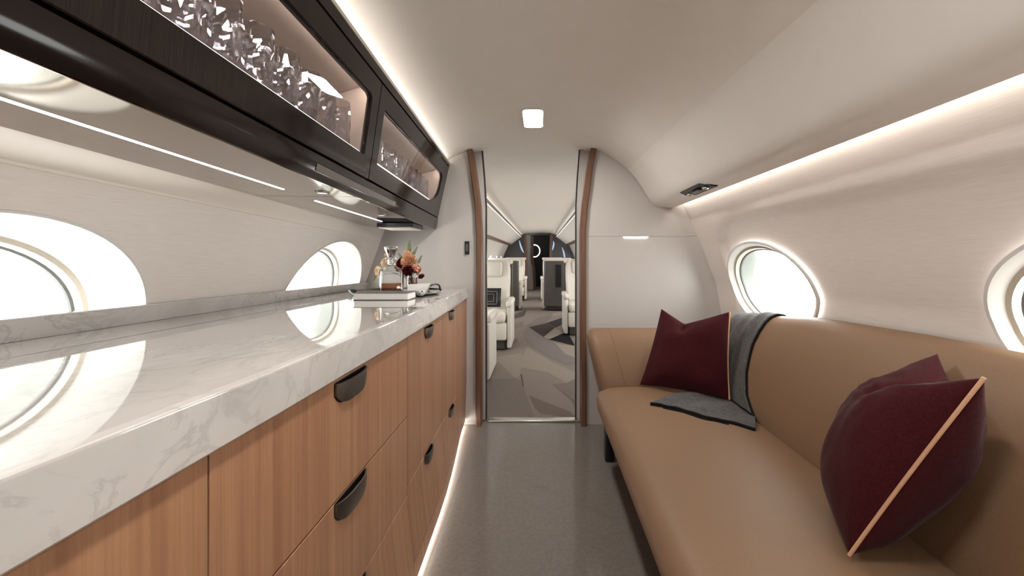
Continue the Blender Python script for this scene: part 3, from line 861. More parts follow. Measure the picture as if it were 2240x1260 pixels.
# doors: framed panels with a rounded glass opening
def ov_door(y0, y1, hole, rr, label=None):
    d0, d1 = .291, .642
    (hy0, hy1, hd0, hd1) = hole
    n = 8
    def rr_pts(ya, yb, da, db, r):
        pts = []
        cor = ((yb, db, 1, 1, 0, r[0]), (ya, db, -1, 1, 90, r[1]), (ya, da, -1, -1, 180, r[2]), (yb, da, 1, -1, 270, r[3]))
        for (yy, dd, sy, sd, a0, rad) in cor:
            for k in range(n + 1):
                a = math.radians(a0 + 90 * k / n)
                pts.append((yy - sy * rad[0] + rad[0] * math.cos(a), dd - sd * rad[1] + rad[1] * math.sin(a)))
        return pts
    e = (.003, .003)
    O = rr_pts(y0, y1, d0, d1, (e, e, e, e)); O2 = rr_pts(y0 + .002, y1 - .002, d0 + .002, d1 - .002, (e, e, e, e))
    H = rr_pts(hy0, hy1, hd0, hd1, rr); H2 = rr_pts(hy0 - .004, hy1 + .004, hd0 - .003, hd1 + .003, rr)
    mid = [(lerp(a[0], b[0], .5), lerp(a[1], b[1], .5)) for a, b in zip(O2, H2)]
    secs = [[ov(a, b, -.020) for a, b in O], [ov(a, b, -.002) for a, b in O], [ov(a, b, 0) for a, b in O2], [ov(a, b, 0) for a, b in mid], [ov(a, b, 0) for a, b in H2], [ov(a, b, -.004) for a, b in H], [ov(a, b, -.018) for a, b in H]]
    d = obj('door', *g_loft(secs, closed=True), M['gloss'], oc, sharp=30)
    obj('pane', [ov(a, b, -.007) for a, b in H], [tuple(range(len(H)))], M['smoked'], d, smooth=False)
    return d
q = (.02, .02)
ov_door(.255, 1.468, (.33, 1.402, .365, .570), ((.03, .014), q, (.008, .008), (.012, .008)))
ov_door(1.472, 2.815, (1.535, 2.69, .362, .565), ((.07, .035), (.008, .006), (.008, .006), (.26, .12)))
ov_door(-.415, .251, (-.34, .17, .365, .570), (q, q, q, q))
# lower valance with pull recess
def val(Y, w, n=0.0):     # w 0 bottom .. 1 top, slightly rolled under
    d = lerp(.2285 - .0095 * Y + .002, .283, w)
    x = ov(Y, .287)[0] - .016 * (1 - w) ** 2
    return (x + n, Y, ZC + d)
ry0, ry1 = 1.07, 1.84
def val_n(Y, w):
    # soft recess cut for the fingers
    a = sstep(ry0 - .015, ry0 + .02, Y) * (1 - sstep(ry1 - .02, ry1 + .015, Y)); b = sstep(.18, .30, w) * (1 - sstep(.62, .72, w))
    return 0.0 * a * b
vv = []
for Y in frange(OY0, OY1, 140):
    vv.append([val(Y, w, val_n(Y, w)) for w in (0, .08, .18, .24, .30, .4, .5, .6, .66, .72, .85, 1.0)] + [(val(Y, 1)[0] - .03, Y, val(Y, 1)[2]), (val(Y, 0)[0] - .03, Y, val(Y, 0)[2] + .004)])
obj('valance', *g_loft(vv, closed=True, caps=True), M['lacquer'], oc, sharp=50)
pl = [[val(Y, w, .0006 + (.0014 if k in (1, 3) else 0)) for k, w in enumerate((.30, .37, .44, .51, .58, .62))] for Y in frange(ry0 + .02, ry1 - .02, 12)]
obj('pull_strip', *g_loft(pl), gnoise('bronze_satin', (.105, .088, .072), .04, 60, rough=.45), oc)
# bronze mirror underside in two sheets
for (ya, yb) in ((OY0, 1.397), (1.400, OY1)):
    obj('soffit', *g_panel(lambda u, w, n: (und(u, w)[0], u, und(u, w)[2] - n), ya, yb, 0.02, 1.0, .006, 10, 4, .001), M['bronze'], oc, sharp=30)
for (a, b) in (((-.725, .10), (-.809, 1.266)), ((-.839, 1.50), (-.889, 2.254))):
    pts = []
    for t in frange(0, 1, 10):
        x = lerp(a[0], b[0], t); y = lerp(a[1], b[1], t)
        z = und(y, .7)[2] - .0015
        pts.append([(x - .0042, y, z + .001), (x - .0042, y, z), (x + .0042, y, z), (x + .0042, y, z + .001)])
    bz = [[(p[0][0] - .004, p[0][1], p[0][2] + .0005), (p[3][0] + .004, p[3][1], p[3][2] + .0005)] for p in pts]
    lo = obj('strip_light', *g_loft(pts, closed=True, caps=True), M['led_strip'], oc, smooth=False)
    obj('channel', *g_loft(bz), M['black'], lo, smooth=False)
for (x, y) in ((-.709, 1.308), (-.762, 1.93)):
    z = und(y, .5)[2]
    p = obj('puck_light', *g_lathe([(.022, .002), (.022, -.004), (.016, -.006), (.016, -.003)], (x, y, z), 24, caps=False), M['gunmetal'], oc)
    obj('lens', *g_lathe([(.0158, -.004), (.002, -.004)], (x, y, z), 24), emission('puck_led', (1, .95, .9), 2.0), p, smooth=False)
# black box under the far end
sb = thing('control_box', 'slim black box fixed under the far end of the cupboards', 'control box', (-.83, 2.41, ZC + .18))
obj('shell', *g_loft([[(-.935, 2.30, ZC + z), (-.745, 2.30, ZC + z), (-.735, 2.32, ZC + z), (-.735, 2.52, ZC + z), (-.94, 2.52, ZC + z)] for z in (.182, .204)], closed=True, caps=True), M['black'], sb, smooth=False)
obj('underside', *g_box((-.93, 2.31, ZC + .176), (-.745, 2.51, ZC + .183), .002), M['bin'], sb, smooth=False)
# cove light above the cupboards
cs = [[(-.563 - .045 * y, y, ZC + .680 - .006 * y), (-.538 - .045 * y, y, ZC + .680 - .006 * y), (-.538 - .045 * y, y, ZC + .676 - .006 * y), (-.563 - .045 * y, y, ZC + .676 - .006 * y)] for y in frange(OY0, 2.78, 8)]
c2 = obj('cove_light', *g_loft(cs, closed=True, caps=True), M['led_left'], smooth=False)
tag(c2, 'hidden light strip on top of the galley cupboards', 'cove light')

# ---- crystal glasses behind the doors
def cut_glass(parent, r, h, n):
    """tumbler with a thick base and cut facets: alternating ridges and lens cuts"""
    prof = [(r * .74, .0), (r * .80, .004), (r * .86, h * .18), (r * .90, h * .36), (r * .93, h * .54), (r * .97, h * .74), (r, h), (r - .0025, h), (r * .86, h * .60), (r * .76, .016)]
    secs = []
    for k, (rr, z) in enumerate(prof):
        tw = (k % 2) * .5 if k < 6 else 0
        secs.append([((rr + (.0016 if (q + k) % 2 and 0 < k < 6 else 0)) * math.cos(2 * math.pi * (q + tw) / n), (rr + (.0016 if (q + k) % 2 and 0 < k < 6 else 0)) * math.sin(2 * math.pi * (q + tw) / n), z) for q in range(n)])
    v, f = g_loft(secs, closed=True, caps=True)
    return obj('bowl', v, f, M['crystal'], parent, smooth=False, local=True)
def tumbler_mesh(parent): return cut_glass(parent, .037, .142, 14)
def wine_mesh(parent): return cut_glass(parent, .040, .158, 16)
def shelf_pt(Y, back):
    return (ov(Y, .364 + (.0425 if back else 0), -.067)[0] - back, Y, ZC + (.4078 if back else .3645))
first_t = first_w = None
ord_ = ['first', 'second', 'third', 'fourth', 'fifth', 'sixth', 'seventh', 'eighth', 'ninth', 'tenth', 'eleventh', 'twelfth']
def copy_tree(o):
    c = o.copy(); C.objects.link(c)
    for ch in list(o.children):
        d = ch.copy(); C.objects.link(d); d.parent = c; d.matrix_parent_inverse = ch.matrix_parent_inverse.copy()
        for g in ch.children:
            e = g.copy(); C.objects.link(e); e.parent = d; e.matrix_parent_inverse = g.matrix_parent_inverse.copy()
    return c
for row, back in ((0, 0.0), (1, .105)):
    for k in range(11):
        Y = 1.585 + .100 * k + (.04 if row else 0)
        lab = 'crystal tumbler behind the far glass door, %s row, %s from the joint' % ('front' if row == 0 else 'back', ord_[k])
        if first_t is None:
            first_t = thing('crystal_tumbler', lab, 'glass', group='tumblers in the far cupboard'); tumbler_mesh(first_t); o = first_t
        else:
            o = copy_tree(first_t); o['label'] = lab
        o.location = shelf_pt(Y, back); o.rotation_euler = (0, 0, .3 * k)
for row, back in ((0, 0.0), (1, .11)):
    for k in range(9):
        Y = 1.345 - .108 * k - (.045 if row else 0)
        lab = 'tall cut glass behind the near glass door, %s row, %s from the joint' % ('front' if row == 0 else 'back', ord_[k])
        if first_w is None:
            first_w = thing('highball_glass', lab, 'glass', group='tall cut glasses in the near cupboard'); wine_mesh(first_w); o = first_w
        else:
            o = copy_tree(first_w); o['label'] = lab
        o.location = shelf_pt(Y, back)
# ------------------------------------------------------------------ sofa
def ztop(Y): return interp(Y, [-1, 1.2, 1.7, 2.06, 2.42, 2.62], [.94, .936, .918, .874, .83, .79])
def seat_sec(Y, ins=0.0):
    P = [(.40, .14), (.350, .245), (.312, .345), (.306, .395), (.325, .432), (.375, .452), (.50, .461), (.75, .458), (.94, .447), (.985, .43), (1.0, .40), (1.0, .14)]
    cx, cz = .66, .30; out = []
    for x, z in P:
        dx, dz_ = x - cx, z - cz; L = math.hypot(dx, dz_)
        k = (L - ins) / L
        out.append((cx + dx * k, Y, cz + dz_ * (1 - ins / .17)))
    return out
BP = [(.962, .40), (.962, .445), (.978, .52), (1.000, .61), (1.026, .69), (1.056, .77), (1.088, .835), (1.118, .88), (1.145, .907), (1.172, .920), (1.196, .916), (1.214, .898), (1.222, .86)]
def back_pt(k, Y):
    x, z = BP[k]
    zt = ztop(Y)
    return (x, .44 + (z - .44) * (zt - .44) / .48)
sofa = thing('sofa', 'long tan leather sofa with rolled back along the window wall', 'sofa', (.75, 1.0, 0))
ysS = [-.75, -.3, .2, .7, 1.2, 1.7, 2.0, 2.14]
r = .10
secs = [seat_sec(y) for y in ysS] + [seat_sec(2.20 + r * math.sin(a) , r * (1 - math.cos(a))) for a in [math.radians(q) for q in (0, 18, 36, 54, 70, 84)]]
obj('seat', *g_loft(secs, closed=True, caps=True), M['leather'], sofa, sharp=75)
secs = []
for Y in frange(-.75, 2.60, 40):
    s = [(back_pt(k, Y)[0], Y, back_pt(k, Y)[1]) for k in range(len(BP))] + [(1.20, Y, .60), (1.17, Y, .40)]
    secs.append(s)
obj('backrest', *g_loft(secs, closed=True, caps=True), M['leather'], sofa, sharp=75)
AP = [(2.285, .20), (2.275, .40), (2.292, .47), (2.325, .55), (2.365, .62), (2.405, .675), (2.45, .711), (2.50, .727), (2.56, .725), (2.61, .705), (2.64, .66), (2.65, .55), (2.65, .20)]
def arm_x(z): return interp(z, [.2, .424, .543, .712, .75], [.40, .352, .327, .294, .290])
def arm_sec(o, ins):
    cy, cz = 2.47, .45; out = []
    for y, z in AP:
        yy = cy + (y - cy) * (1 - ins / .18); zz = cz + (z - cz) * (1 - ins / .27)
        out.append((arm_x(z) + o, yy, zz))
    return out
r = .05
secs = [arm_sec(r * (1 - math.sin(a)), r * (1 - math.cos(a)) * .9) for a in [math.radians(q) for q in (86, 70, 52, 35, 18, 0)]] + [arm_sec(o, 0) for o in (.1, .3, .5, .66)]
arm = obj('armrest', *g_loft(secs, closed=True, caps=True), M['leather'], sofa, sharp=75)
obj('seam', *g_tube([(arm_x(z) + .135, y - .0005, z + .0005) for y, z in AP[1:9]], .0016, 6), gnoise('dark_tan_thread', (.22, .13, .075), .05, 50, rough=.7), arm)
obj('plinth', *g_box((.50, -.7, .0), (1.02, 2.26, .16), .01), M['black'], sofa)
for y in (2.33, .9, -.45):
    obj('leg', *g_box((.372, y - .03, .0), (.425, y + .03, .22), .006), M['black'], sofa)

def pillow(name, label, BL, BR, TL, TR, T, u0, depth, pipe_u, grow=.05):
    BL, BR, TL, TR = map(Vector, (BL, BR, TL, TR))
    n = ((BR - BL).cross(TL - BL)).normalized()           # towards the front
    t = thing(name, label, 'cushion', tuple((BL + BR) / 2))
    N = 44
    def P(u, v, side):
        uu = .5 + (u - .5) * (1 - .045 * (1 - (2 * v - 1) ** 2)); vv = .5 + (v - .5) * (1 - .04 * (1 - (2 * u - 1) ** 2))
        w = (1 - abs(u - u0) / (u0 if u < u0 else 1 - u0)) ** 1.1
        notch = depth * w * sstep(.55, 1.0, v)
        vv -= notch
        p = (BL * (1 - uu) + BR * uu) * (1 - vv) + (TL * (1 - uu) + TR * uu) * vv
        th = T * (max(0, (1 - abs(2 * u - 1) ** 2.2) * (1 - abs(2 * v - 1) ** 2.2))) ** .55
        crease = math.exp(-((u - u0 - .16 * (1 - v)) / .055) ** 2) * sstep(.62, .95, v)
        th *= 1 - .42 * crease
        wr = noise.noise(Vector((u * 3.1 + side, v * 3.1, T * 31))) * .014 + noise.noise(Vector((u * 9, v * 4 + side * 3, 2))) * .005 + (T - .07) * .22 * abs(noise.noise(Vector((u * 3 + v * 5, v * 11 - u * 4, 5)))) * sstep(.35, .8, v)
        e = min(u, 1 - u, v, 1 - v)
        return p + n * side * (th + wr * sstep(0, .15, e))
    us = [.5 - .5 * math.cos(math.pi * i / (N - 1)) for i in range(N)]
    V = []; F = []
    for side in (1, -1):
        b = len(V)
        for i in us:
            for j in us: V.append(P(i, j, side))
        for i in range(N - 1):
            for j in range(N - 1):
                a = b + i * N + j; q = (a, a + N, a + N + 1, a + 1)
                F.append(q if side > 0 else q[::-1])
    bm = bmesh.new()
    vs = [bm.verts.new(v) for v in V]
    for f in F: bm.faces.new([vs[k] for k in f])
    bmesh.ops.remove_doubles(bm, verts=bm.verts, dist=.0004)
    bm.verts.index_update()
    vv = [v.co.copy() for v in bm.verts]; ff = [tuple(v.index for v in f.verts) for f in bm.faces]; bm.free()
    obj('cover', vv, ff, M['burgundy'], t, sharp=80)
    for pu in pipe_u:
        obj('piping', *g_tube([P(pu, v, 1) + n * .001 for v in frange(0, 1, 40)], .0042, 8), M['piping'], t)
    return t
pillow('cushion', 'burgundy cushion with peach piping leaning in the far corner of the sofa', (.553, 2.235, .466), (.936, 1.99, .468), (.705, 2.345, .872), (.990, 2.10, .888), .075, .40, .165, (1.0,))
pillow('cushion', 'burgundy cushion at the near end of the sofa, cut by the picture edge', (.895, 1.225, .470), (.715, .93, .478), (1.085, 1.10, .905), (.895, .81, .925), .125, .50, .17, (1.0,))

# throw blanket
thr = thing('throw_blanket', 'grey wool throw with black edging draped over the sofa back', 'blanket', (.9, 1.9, .47))
def seat_z(x): return interp(x, [.306, .325, .375, .50, .75, .94], [.395, .432, .452, .461, .458, .447])
def throw_pt(u, v, off=.008):
    """v 0..1 on the seat, 1..2 up the back"""
    fold = .5 + .5 * math.sin(u * 15 + 3 * v)
    if v <= 1:
        hx, hy = lerp(.895, .535, u), lerp(1.675, 1.955, u)
        jx, jy = lerp(.956, .950, u), lerp(1.79, 2.26, u)
        x, y = lerp(hx, jx, v), lerp(hy, jy, v)
        hy_w = .012 * math.sin(u * 11) * (1 - v); y += hy_w
        z = seat_z(x) + off + .010 * fold * sstep(0, .2, v) * (1 - sstep(.85, 1, v)) + .006 * noise.noise(Vector((u * 6, v * 3, 1))) + .004
        return Vector((x, y, z))
    t = (v - 1) * (len(BP) - 2); k = min(int(t), len(BP) - 3); q = t - k
    y = lerp(interp(v - 1, [0, .05, .1, .2, .35, .6, .85, 1], [1.79, 1.85, 1.90, 1.95, 1.985, 1.99, 1.97, 1.96]), lerp(2.26, 2.40, v - 1), u)
    a = Vector((back_pt(k + 1, y)[0], 0, back_pt(k + 1, y)[1])); b = Vector((back_pt(k + 2, y)[0], 0, back_pt(k + 2, y)[1]))
    p = a.lerp(b, q)
    d = (b - a).normalized(); nn = Vector((-d.z, 0, d.x))
    wv = off + .007 * (.5 + .5 * math.sin(u * 19 + 1.5 * v)) * math.sin(math.pi * min(1, (v - 1))) ** .5 + .004 * noise.noise(Vector((u * 7, v * 5, 4)))
    edge = sstep(0, .03, u)
    p = p + nn * (.004 + wv * (.35 + .65 * edge))
    return Vector((p.x, y, p.z))
us = frange(0, 1, 60); vsq = frange(0, 2, 90)
top_ = [[throw_pt(u, v) for u in us] for v in vsq]
low_ = [[throw_pt(u, v, .001) - Vector((0, 0, .001)) for u in us] for v in vsq]
v1, f1 = g_loft(top_); v2, f2 = g_loft(low_)
n_ = len(v1); side = []
nu_ = len(us); nv_ = len(vsq)
for i in range(nv_ - 1):
    for j in (0, nu_ - 1):
        a = i * nu_ + j; side.append((a, a + nu_, a + nu_ + n_, a + n_))
for j in range(nu_ - 1):
    for i in (0, nv_ - 1):
        a = i * nu_ + j; side.append((a, a + 1, a + 1 + n_, a + n_))
obj('cloth', v1 + v2, f1 + [tuple(k + n_ for k in f) for f in f2] + side, M['wool'], thr, sharp=70)
hem = [throw_pt(u, 0, .004) + Vector((-.004, -.006, -.001)) for u in frange(0, 1, 50)]
obj('edging', *g_tube(hem, .0065, 8), M['wool_black'], thr)
obj('edging', *g_tube([throw_pt(0, v, .003) for v in frange(1.0, 1.93, 50)], .0048, 8), M['wool_black'], thr)
obj('edging', *g_tube([throw_pt(u, 1.0, .012) + Vector((-.004, 0, 0)) for u in frange(0, .6, 24)], .0045, 8), M['wool_black'], thr)
h2 = [throw_pt(u, .0, .001) + Vector((-.010, -.020 + .004 * math.sin(u * 23), -.003)) for u in frange(.22, .85, 30)]
obj('edging', *g_tube(h2, .0042, 8), M['wool_black'], thr)

# ------------------------------------------------------------------ on the counter
TZ = ctz(2.3) + .003
TCX, TCY = -.825, 2.335
tray = thing('tray', 'round silver serving tray with dark handles on the marble counter', 'tray', (TCX, TCY, TZ))
obj('plate', *g_lathe([(.0, 0), (.225, 0), (.238, .003), (.249, .012), (.252, .015), (.249, .017), (.236, .008), (.222, .005), (.0, .005)], (TCX, TCY, TZ), 72, caps=False), M['silver'], tray)
for a0, lift in ((48, .026), (196, .010)):
    pts = []
    for k in range(15):
        s = k / 14; a = math.radians(a0 - 17 + 34 * s)
        pts.append((TCX + (.246 + .012 * math.sin(math.pi * s)) * math.cos(a), TCY + (.246 + .012 * math.sin(math.pi * s)) * math.sin(a), TZ + .014 + lift * math.sin(math.pi * s) ** .6))
    obj('handle', *g_tube(pts, .0055, 8), M['black'], tray)
PZ = TZ + .0055
BZ = ctz(1.95) + .0005
book = thing('book', 'white-edged hardback book lying on the marble in front of the tray', 'book', (-.781, 2.01, BZ))
mb = MB(); mb.add(g_box((-.905, 1.945, BZ), (-.640, 2.075, BZ + .003), .001)); mb.add(g_box((-.905, 1.945, BZ + .033), (-.640, 2.075, BZ + .036), .001)); mb.add(g_box((-.905, 2.071, BZ), (-.640, 2.075, BZ + .036), .001))
mb.build('cover', M['ink'], book, smooth=False)
obj('pages', *g_box((-.902, 1.948, BZ + .003), (-.643, 2.071, BZ + .033), .0008), M['paper'], book, smooth=False)
# decanter
def sq(half, z, rr, rot, n=6):
    return [(x, y, z) for x, y in rrect(2 * half, 2 * half, min(rr, half * .98), n)]
dec = thing('decanter', 'square crystal decanter part filled with amber whisky on the tray', 'decanter', (-.845, 2.275, PZ), math.radians(24))
outer = [(.050, 0, .006), (.056, .004, .010), (.057, .120, .012), (.052, .136, .020), (.034, .150, .030), (.019, .160, .019), (.0165, .178, .0165), (.018, .188, .018), (.026, .196, .026), (.026, .199, .026),
         (.013, .197, .013), (.0115, .165, .0115), (.030, .144, .028), (.047, .128, .016), (.050, .118, .010), (.050, .016, .008), (.047, .012, .006)]
v, f = g_loft([sq(h, z, rr, 0) for h, z, rr in outer], closed=True, caps=True)
obj('bottle', v, f, M['glass'], dec, local=True, sharp=35)
v, f = g_loft([sq(h, z, rr, 0) for h, z, rr in ((.0465, .0125, .006), (.0497, .0165, .008), (.0497, .060, .010))], closed=True, caps=True)
obj('whisky', v, f, M['whisky'], dec, local=True, sharp=35)
obj('stopper', *g_lathe([(.0105, .180), (.0112, .199), (.014, .203), (.034, .258), (.030, .266), (.0, .268)], n=8, caps=True), M['glass'], dec, local=True, smooth=False)
dec.scale = (1.12, 1.12, 1.0)
# tumbler of whisky used as a vase
VX_, VY_ = -.760, 2.385
vs_ = thing('vase', 'short round glass vase with amber liquid behind the decanter', 'vase', (VX_, VY_, PZ))
pr = [(.027, 0), (.030, .004), (.032, .115), (.0295, .115), (.0275, .012), (.024, .010)]
v, f = g_loft([[(rr * math.cos(2 * math.pi * k / 28), rr * math.sin(2 * math.pi * k / 28), z) for k in range(28)] for rr, z in pr], closed=True, caps=True)
obj('bowl', v, f, M['glass'], vs_, local=True)
v, f = g_lathe([(.0240, .0105), (.0274, .0125), (.0288, .085)], n=28)
obj('liquid', v, f, M['whisky'], vs_, local=True)
def bloom(p, r, m, label, tiltv=(0, -.5, 1), name='rose', group='flowers behind the decanter', stretch=1.0):
    p = Vector(p)
    t = thing(name, label, 'flower', tuple(p), group=group)
    R = Vector(tiltv).to_track_quat('Z', 'Y').to_matrix()
    mb = MB()
    for ring, (cnt, rad, hgt, opn) in enumerate(((3, .38, 1.0, .10), (4, .62, .92, .28), (5, .86, .78, .5), (6, 1.0, .55, .8))):
        for q in range(cnt):
            a = 2 * math.pi * q / cnt + ring * .7; secs = []
            for i in range(6):
                s = i / 5; row = []
                for j in range(7):
                    w = (j / 6 - .5) * (2.5 / (ring * .55 + 1.15))
                    rr = r * rad * (math.sin(math.pi * .5 * min(1, s * 1.25)) + opn * s * s * .35)
                    z = r * stretch * (-.75 + 1.35 * s * hgt - .35 * abs(w) ** 2 * s)
                    row.append(p + R @ Vector((rr * math.cos(a + w), rr * math.sin(a + w), z)))
                secs.append(row)
            mb.add(g_loft(secs))
    mb.build('petals', m, t, sharp=80)
    base = p - R @ Vector((0, 0, r * .7))
    foot = Vector((VX_ + (p.x - VX_) * .06, VY_ + (p.y - VY_) * .06, PZ + .05))
    midp = Vector((VX_ + (p.x - VX_) * .25, VY_ + .005, PZ + .12))
    pts = []
    for k in range(9):
        s = k / 8; a = foot.lerp(midp, s); b = midp.lerp(base, s); pts.append(a.lerp(b, s))
    obj('stem', *g_tube(pts, .0022, 6), M['leaf'], t)
    return t
bloom((-.772, 2.36, 1.150), .037, M['petal_peach'], 'largest round peach rose right of the decanter neck', (.1, -1, .25))
bloom((-.822, 2.385, 1.138), .030, M['petal_red'], 'dark burgundy bloom tucked between decanter and peach rose', (-.3, -1, .3))
bloom((-.795, 2.41, 1.205), .020, M['petal_peach'], 'small peach bud above the large peach rose', (0, -.4, 1))
bloom((-.733, 2.38, 1.100), .024, M['petal_coral'], 'long coral bloom drooping right of the vase', (.55, -.5, -.7), stretch=1.9)
bloom((-.772, 2.345, 1.095), .026, M['petal_red'], 'deep red bloom at the mouth of the vase', (0, -1, .0))
bloom((-.706, 2.385, 1.060), .016, M['petal_red'], 'small burgundy bud hanging lowest on the right', (.5, -.5, -.6))
bloom((-.925, 2.40, 1.145), .025, M['petal_cream'], 'upper cream rose left of the decanter neck', (-.3, -1, .4))
bloom((-.965, 2.40, 1.085), .029, M['petal_cream'], 'cream rose hanging lowest on the left of the decanter', (-.6, -1, -.2))
bloom((-.915, 2.41, 1.195), .017, M['petal_peach'], 'small peach bud topmost on the left of the decanter', (-.2, -.6, 1))
def sprig(p, d, L, label):
    p = Vector(p); d = Vector(d).normalized()
    t = thing('leaf_sprig', label, 'leaves', tuple(p), group='leaf sprigs behind the decanter')
    mb = MB(); side0 = d.cross(Vector((0, 1, 0))).normalized()
    for k in range(9):
        s = k / 8; c = p + d * L * s
        for sg in (-1, 1):
            dirv = (d * .7 + side0 * sg + Vector((0, -.3 + .2 * (k % 3), 0))).normalized(); ln = L * .30 * (1 - .5 * s)
            nrm = dirv.cross(Vector((0, 1, .2))).normalized()
            wv = nrm * ln * .22
            mb.add(([c, c + dirv * ln * .5 + wv, c + dirv * ln, c + dirv * ln * .5 - wv, c + dirv * ln * .5 + Vector((0, -ln * .07, 0))], [(0, 1, 4), (1, 2, 4), (2, 3, 4), (3, 0, 4)]))
    mb.build('leaves', M['leaf'], t, smooth=False)
    foot = Vector((VX_, VY_, PZ + .06)); mid_ = Vector((lerp(VX_, p.x, .3), VY_ + .01, PZ + .13))
    pts = [foot.lerp(mid_, s).lerp(mid_.lerp(p, s), s) for s in frange(0, 1, 9)] + [p + d * L]
    obj('stem', *g_tube(pts, .0015, 6), M['leaf'], t)
sprig((-.790, 2.42, 1.21), (.05, 0, 1), .060, 'tallest green sprig above the peach rose')
sprig((-.765, 2.42, 1.19), (.5, 0, .9), .050, 'green sprig leaning right above the peach rose')
sprig((-.730, 2.40, 1.140), (.5, -.1, .9), .048, 'green sprig right of the large peach rose')
sprig((-.818, 2.40, 1.155), (-.5, -.1, .8), .050, 'green sprig left of the large peach rose')
sprig((-.905, 2.42, 1.19), (.2, 0, 1), .050, 'green sprig topping the cream roses left of the decanter')
sprig((-.975, 2.39, 1.065), (-.3, -.2, -.8), .034, 'green sprig hanging under the lowest cream rose')
# folded card and small silver pieces
nk = [[(-.735, 2.212, PZ), (-.645, 2.25, PZ)], [(-.732, 2.228, PZ + .054), (-.618, 2.265, PZ + .058)], [(-.740, 2.252, PZ + .001), (-.640, 2.295, PZ + .001)]]
v, f = g_loft(nk); v2 = [(x, y + .002, z) for x, y, z in v]
o = obj('folded_card', [*v, *v2], f + [tuple(k + 6 for k in q[::-1]) for q in f], M['paper'], smooth=False)
tag(o, 'folded white card standing on the tray right of the decanter', 'card')
o = obj('silver_dish', *g_lathe([(.014, 0), (.016, .003), (.030, .014), (.036, .022), (.034, .022), (.028, .015), (.012, .006), (.0, .005)], (-.637, 2.135, PZ), 28, caps=False), M['silver'])
tag(o, 'tiny silver dish at the right rim of the tray', 'dish')

# ------------------------------------------------------------------ forward cabin: bins, seats, far bulkhead
def T3(x, y, d): return (x, y, ZC + d + tilt(y))
for sgn, lab in ((-1, 'pale overhead bin beyond the doorway on the left'), (1, 'pale overhead bin beyond the doorway on the right')):
    b = thing('overhead_bin', lab, 'overhead bin', (CX + sgn * .75, 8.0, ZC + .36))
    yy = frange(2.94, YF - .02, 14)
    P = [(.572, .652), (.60, .630), (.74, .525), (.86, .432), (.90, .398)]
    obj('panel', *g_loft([[T3(CX + sgn * x, y, d) for x, d in P] for y in yy]), M['bin'], b)
    obj('rail', *g_loft([[T3(CX + sgn * x, y, d) for x, d in ((.560, .676), (.556, .650), (.574, .646), (.575, .676))] for y in yy], closed=True, caps=True), M['groove'], b, smooth=False)
    obj('wood_edge', *g_loft([[T3(CX + sgn * x, y, d) for x, d in ((.900, .402), (.897, .398), (.918, .350), (.93, .348), (1.04, .356))] for y in yy]), M['walnut'], b)
    s = [[T3(CX + sgn * x, y, d) for x, d in ((.585, .646), (.612, .646), (.612, .640), (.585, .640))] for y in frange(2.98, YF - .05, 6)]
    l = obj('cove_light', *g_loft(s, closed=True, caps=True), M['led_fwd'], smooth=False)
    tag(l, lab.replace('pale overhead bin', 'cove light strip above the pale bin'), 'cove light')

def club_seat(name_label, X, Y, rz, group='ivory club seats beyond the doorway'):
    t = thing('club_seat', name_label, 'seat', (X, Y, tilt(Y) + .0085), rz, group=group)
    def P(n, lo, hi, r, m, **k): return obj(n, *g_box(lo, hi, r), m, t, local=True, **k)
    P('base', (-.24, -.34, 0), (.24, .28, .15), .01, M['seat_grey'])
    P('seat_box', (-.262, -.40, .12), (.262, .26, .34), .02, M['seat_white'])
    P('seat_cushion', (-.252, -.43, .335), (.252, .20, .475), .045, M['seat_white'])
    bs_ = []
    for z, y, w in ((.44, .17, .245), (.60, .19, .255), (.80, .225, .262), (.98, .265, .262), (1.08, .285, .25), (1.12, .30, .235)):
        bs_.append([(x, yy, z) for x, yy in ((-w, y + .03), (-w + .03, y - .02), (-w + .09, y + .005), (0, y + .015), (w - .09, y + .005), (w - .03, y - .02), (w, y + .03), (w, y + .13), (-w, y + .13))])
    obj('backrest', *g_loft(bs_, closed=True, caps=True), M['seat_white'], t, local=True, sharp=60)
    P('headrest', (-.155, .215, .88), (.155, .31, 1.10), .04, M['seat_white'])
    for s in (-1, 1):
        lo, hi = sorted((s * .255, s * .335))
        P('armrest', (lo, -.40, .53), (hi, .20, .615), .032, M['seat_white'])
        P('side_panel', (lo + .012, -.36, .02), (hi - .012, .24, .54), .015, M['seat_white'])
    sh = [[(-.285, y1 - .13, z0), (-.285, y1 - .04, z0), (-.25, y1, z0), (.25, y1, z0), (.285, y1 - .04, z0), (.285, y1 - .13, z0)] for z0, y1 in ((.10, .40), (.5, .42), (.9, .46), (1.06, .475))]
    obj('back_shell', *g_loft(sh, closed=True, caps=True), M['seat_grey'], t, local=True, sharp=30)
    P('top_cap', (-.288, .30, 1.055), (.288, .482, 1.125), .03, M['seat_white'])
    sc_ = [[(-.06 - .015, y - .003, z), (.06 - .015, y - .003, z), (.06 - .015, y + .008, z), (-.06 - .015, y + .008, z)] for z, y in ((.50, .425), (.98, .470))]
    obj('screen', *g_loft(sc_, closed=True, caps=True), M['black'], t, local=True, smooth=False)
    return t
s0 = club_seat('ivory seat nearest beyond the doorway on the left, facing away, leg rest forward', -.795, 3.98, math.pi)
def more(label, X, Y, rz):
    c = copy_tree(s0); c['label'] = label; c.location = (X, Y, tilt(Y) + .0085); c.rotation_euler = (0, 0, rz); return c
more('ivory seat holding the black pillow on the left of the aisle', -.685, 5.38, 0)
more('grey-backed seat on the left of the aisle behind the pillow seat', -.745, 8.95, math.pi)
more('farthest ivory seat on the left of the aisle', -.69, 10.95, 0)
more('ivory seat beside the right door edge facing the galley', .675, 6.30, 0)
more('grey-backed seat with black screen on the right of the aisle', .365, 8.95, math.pi)
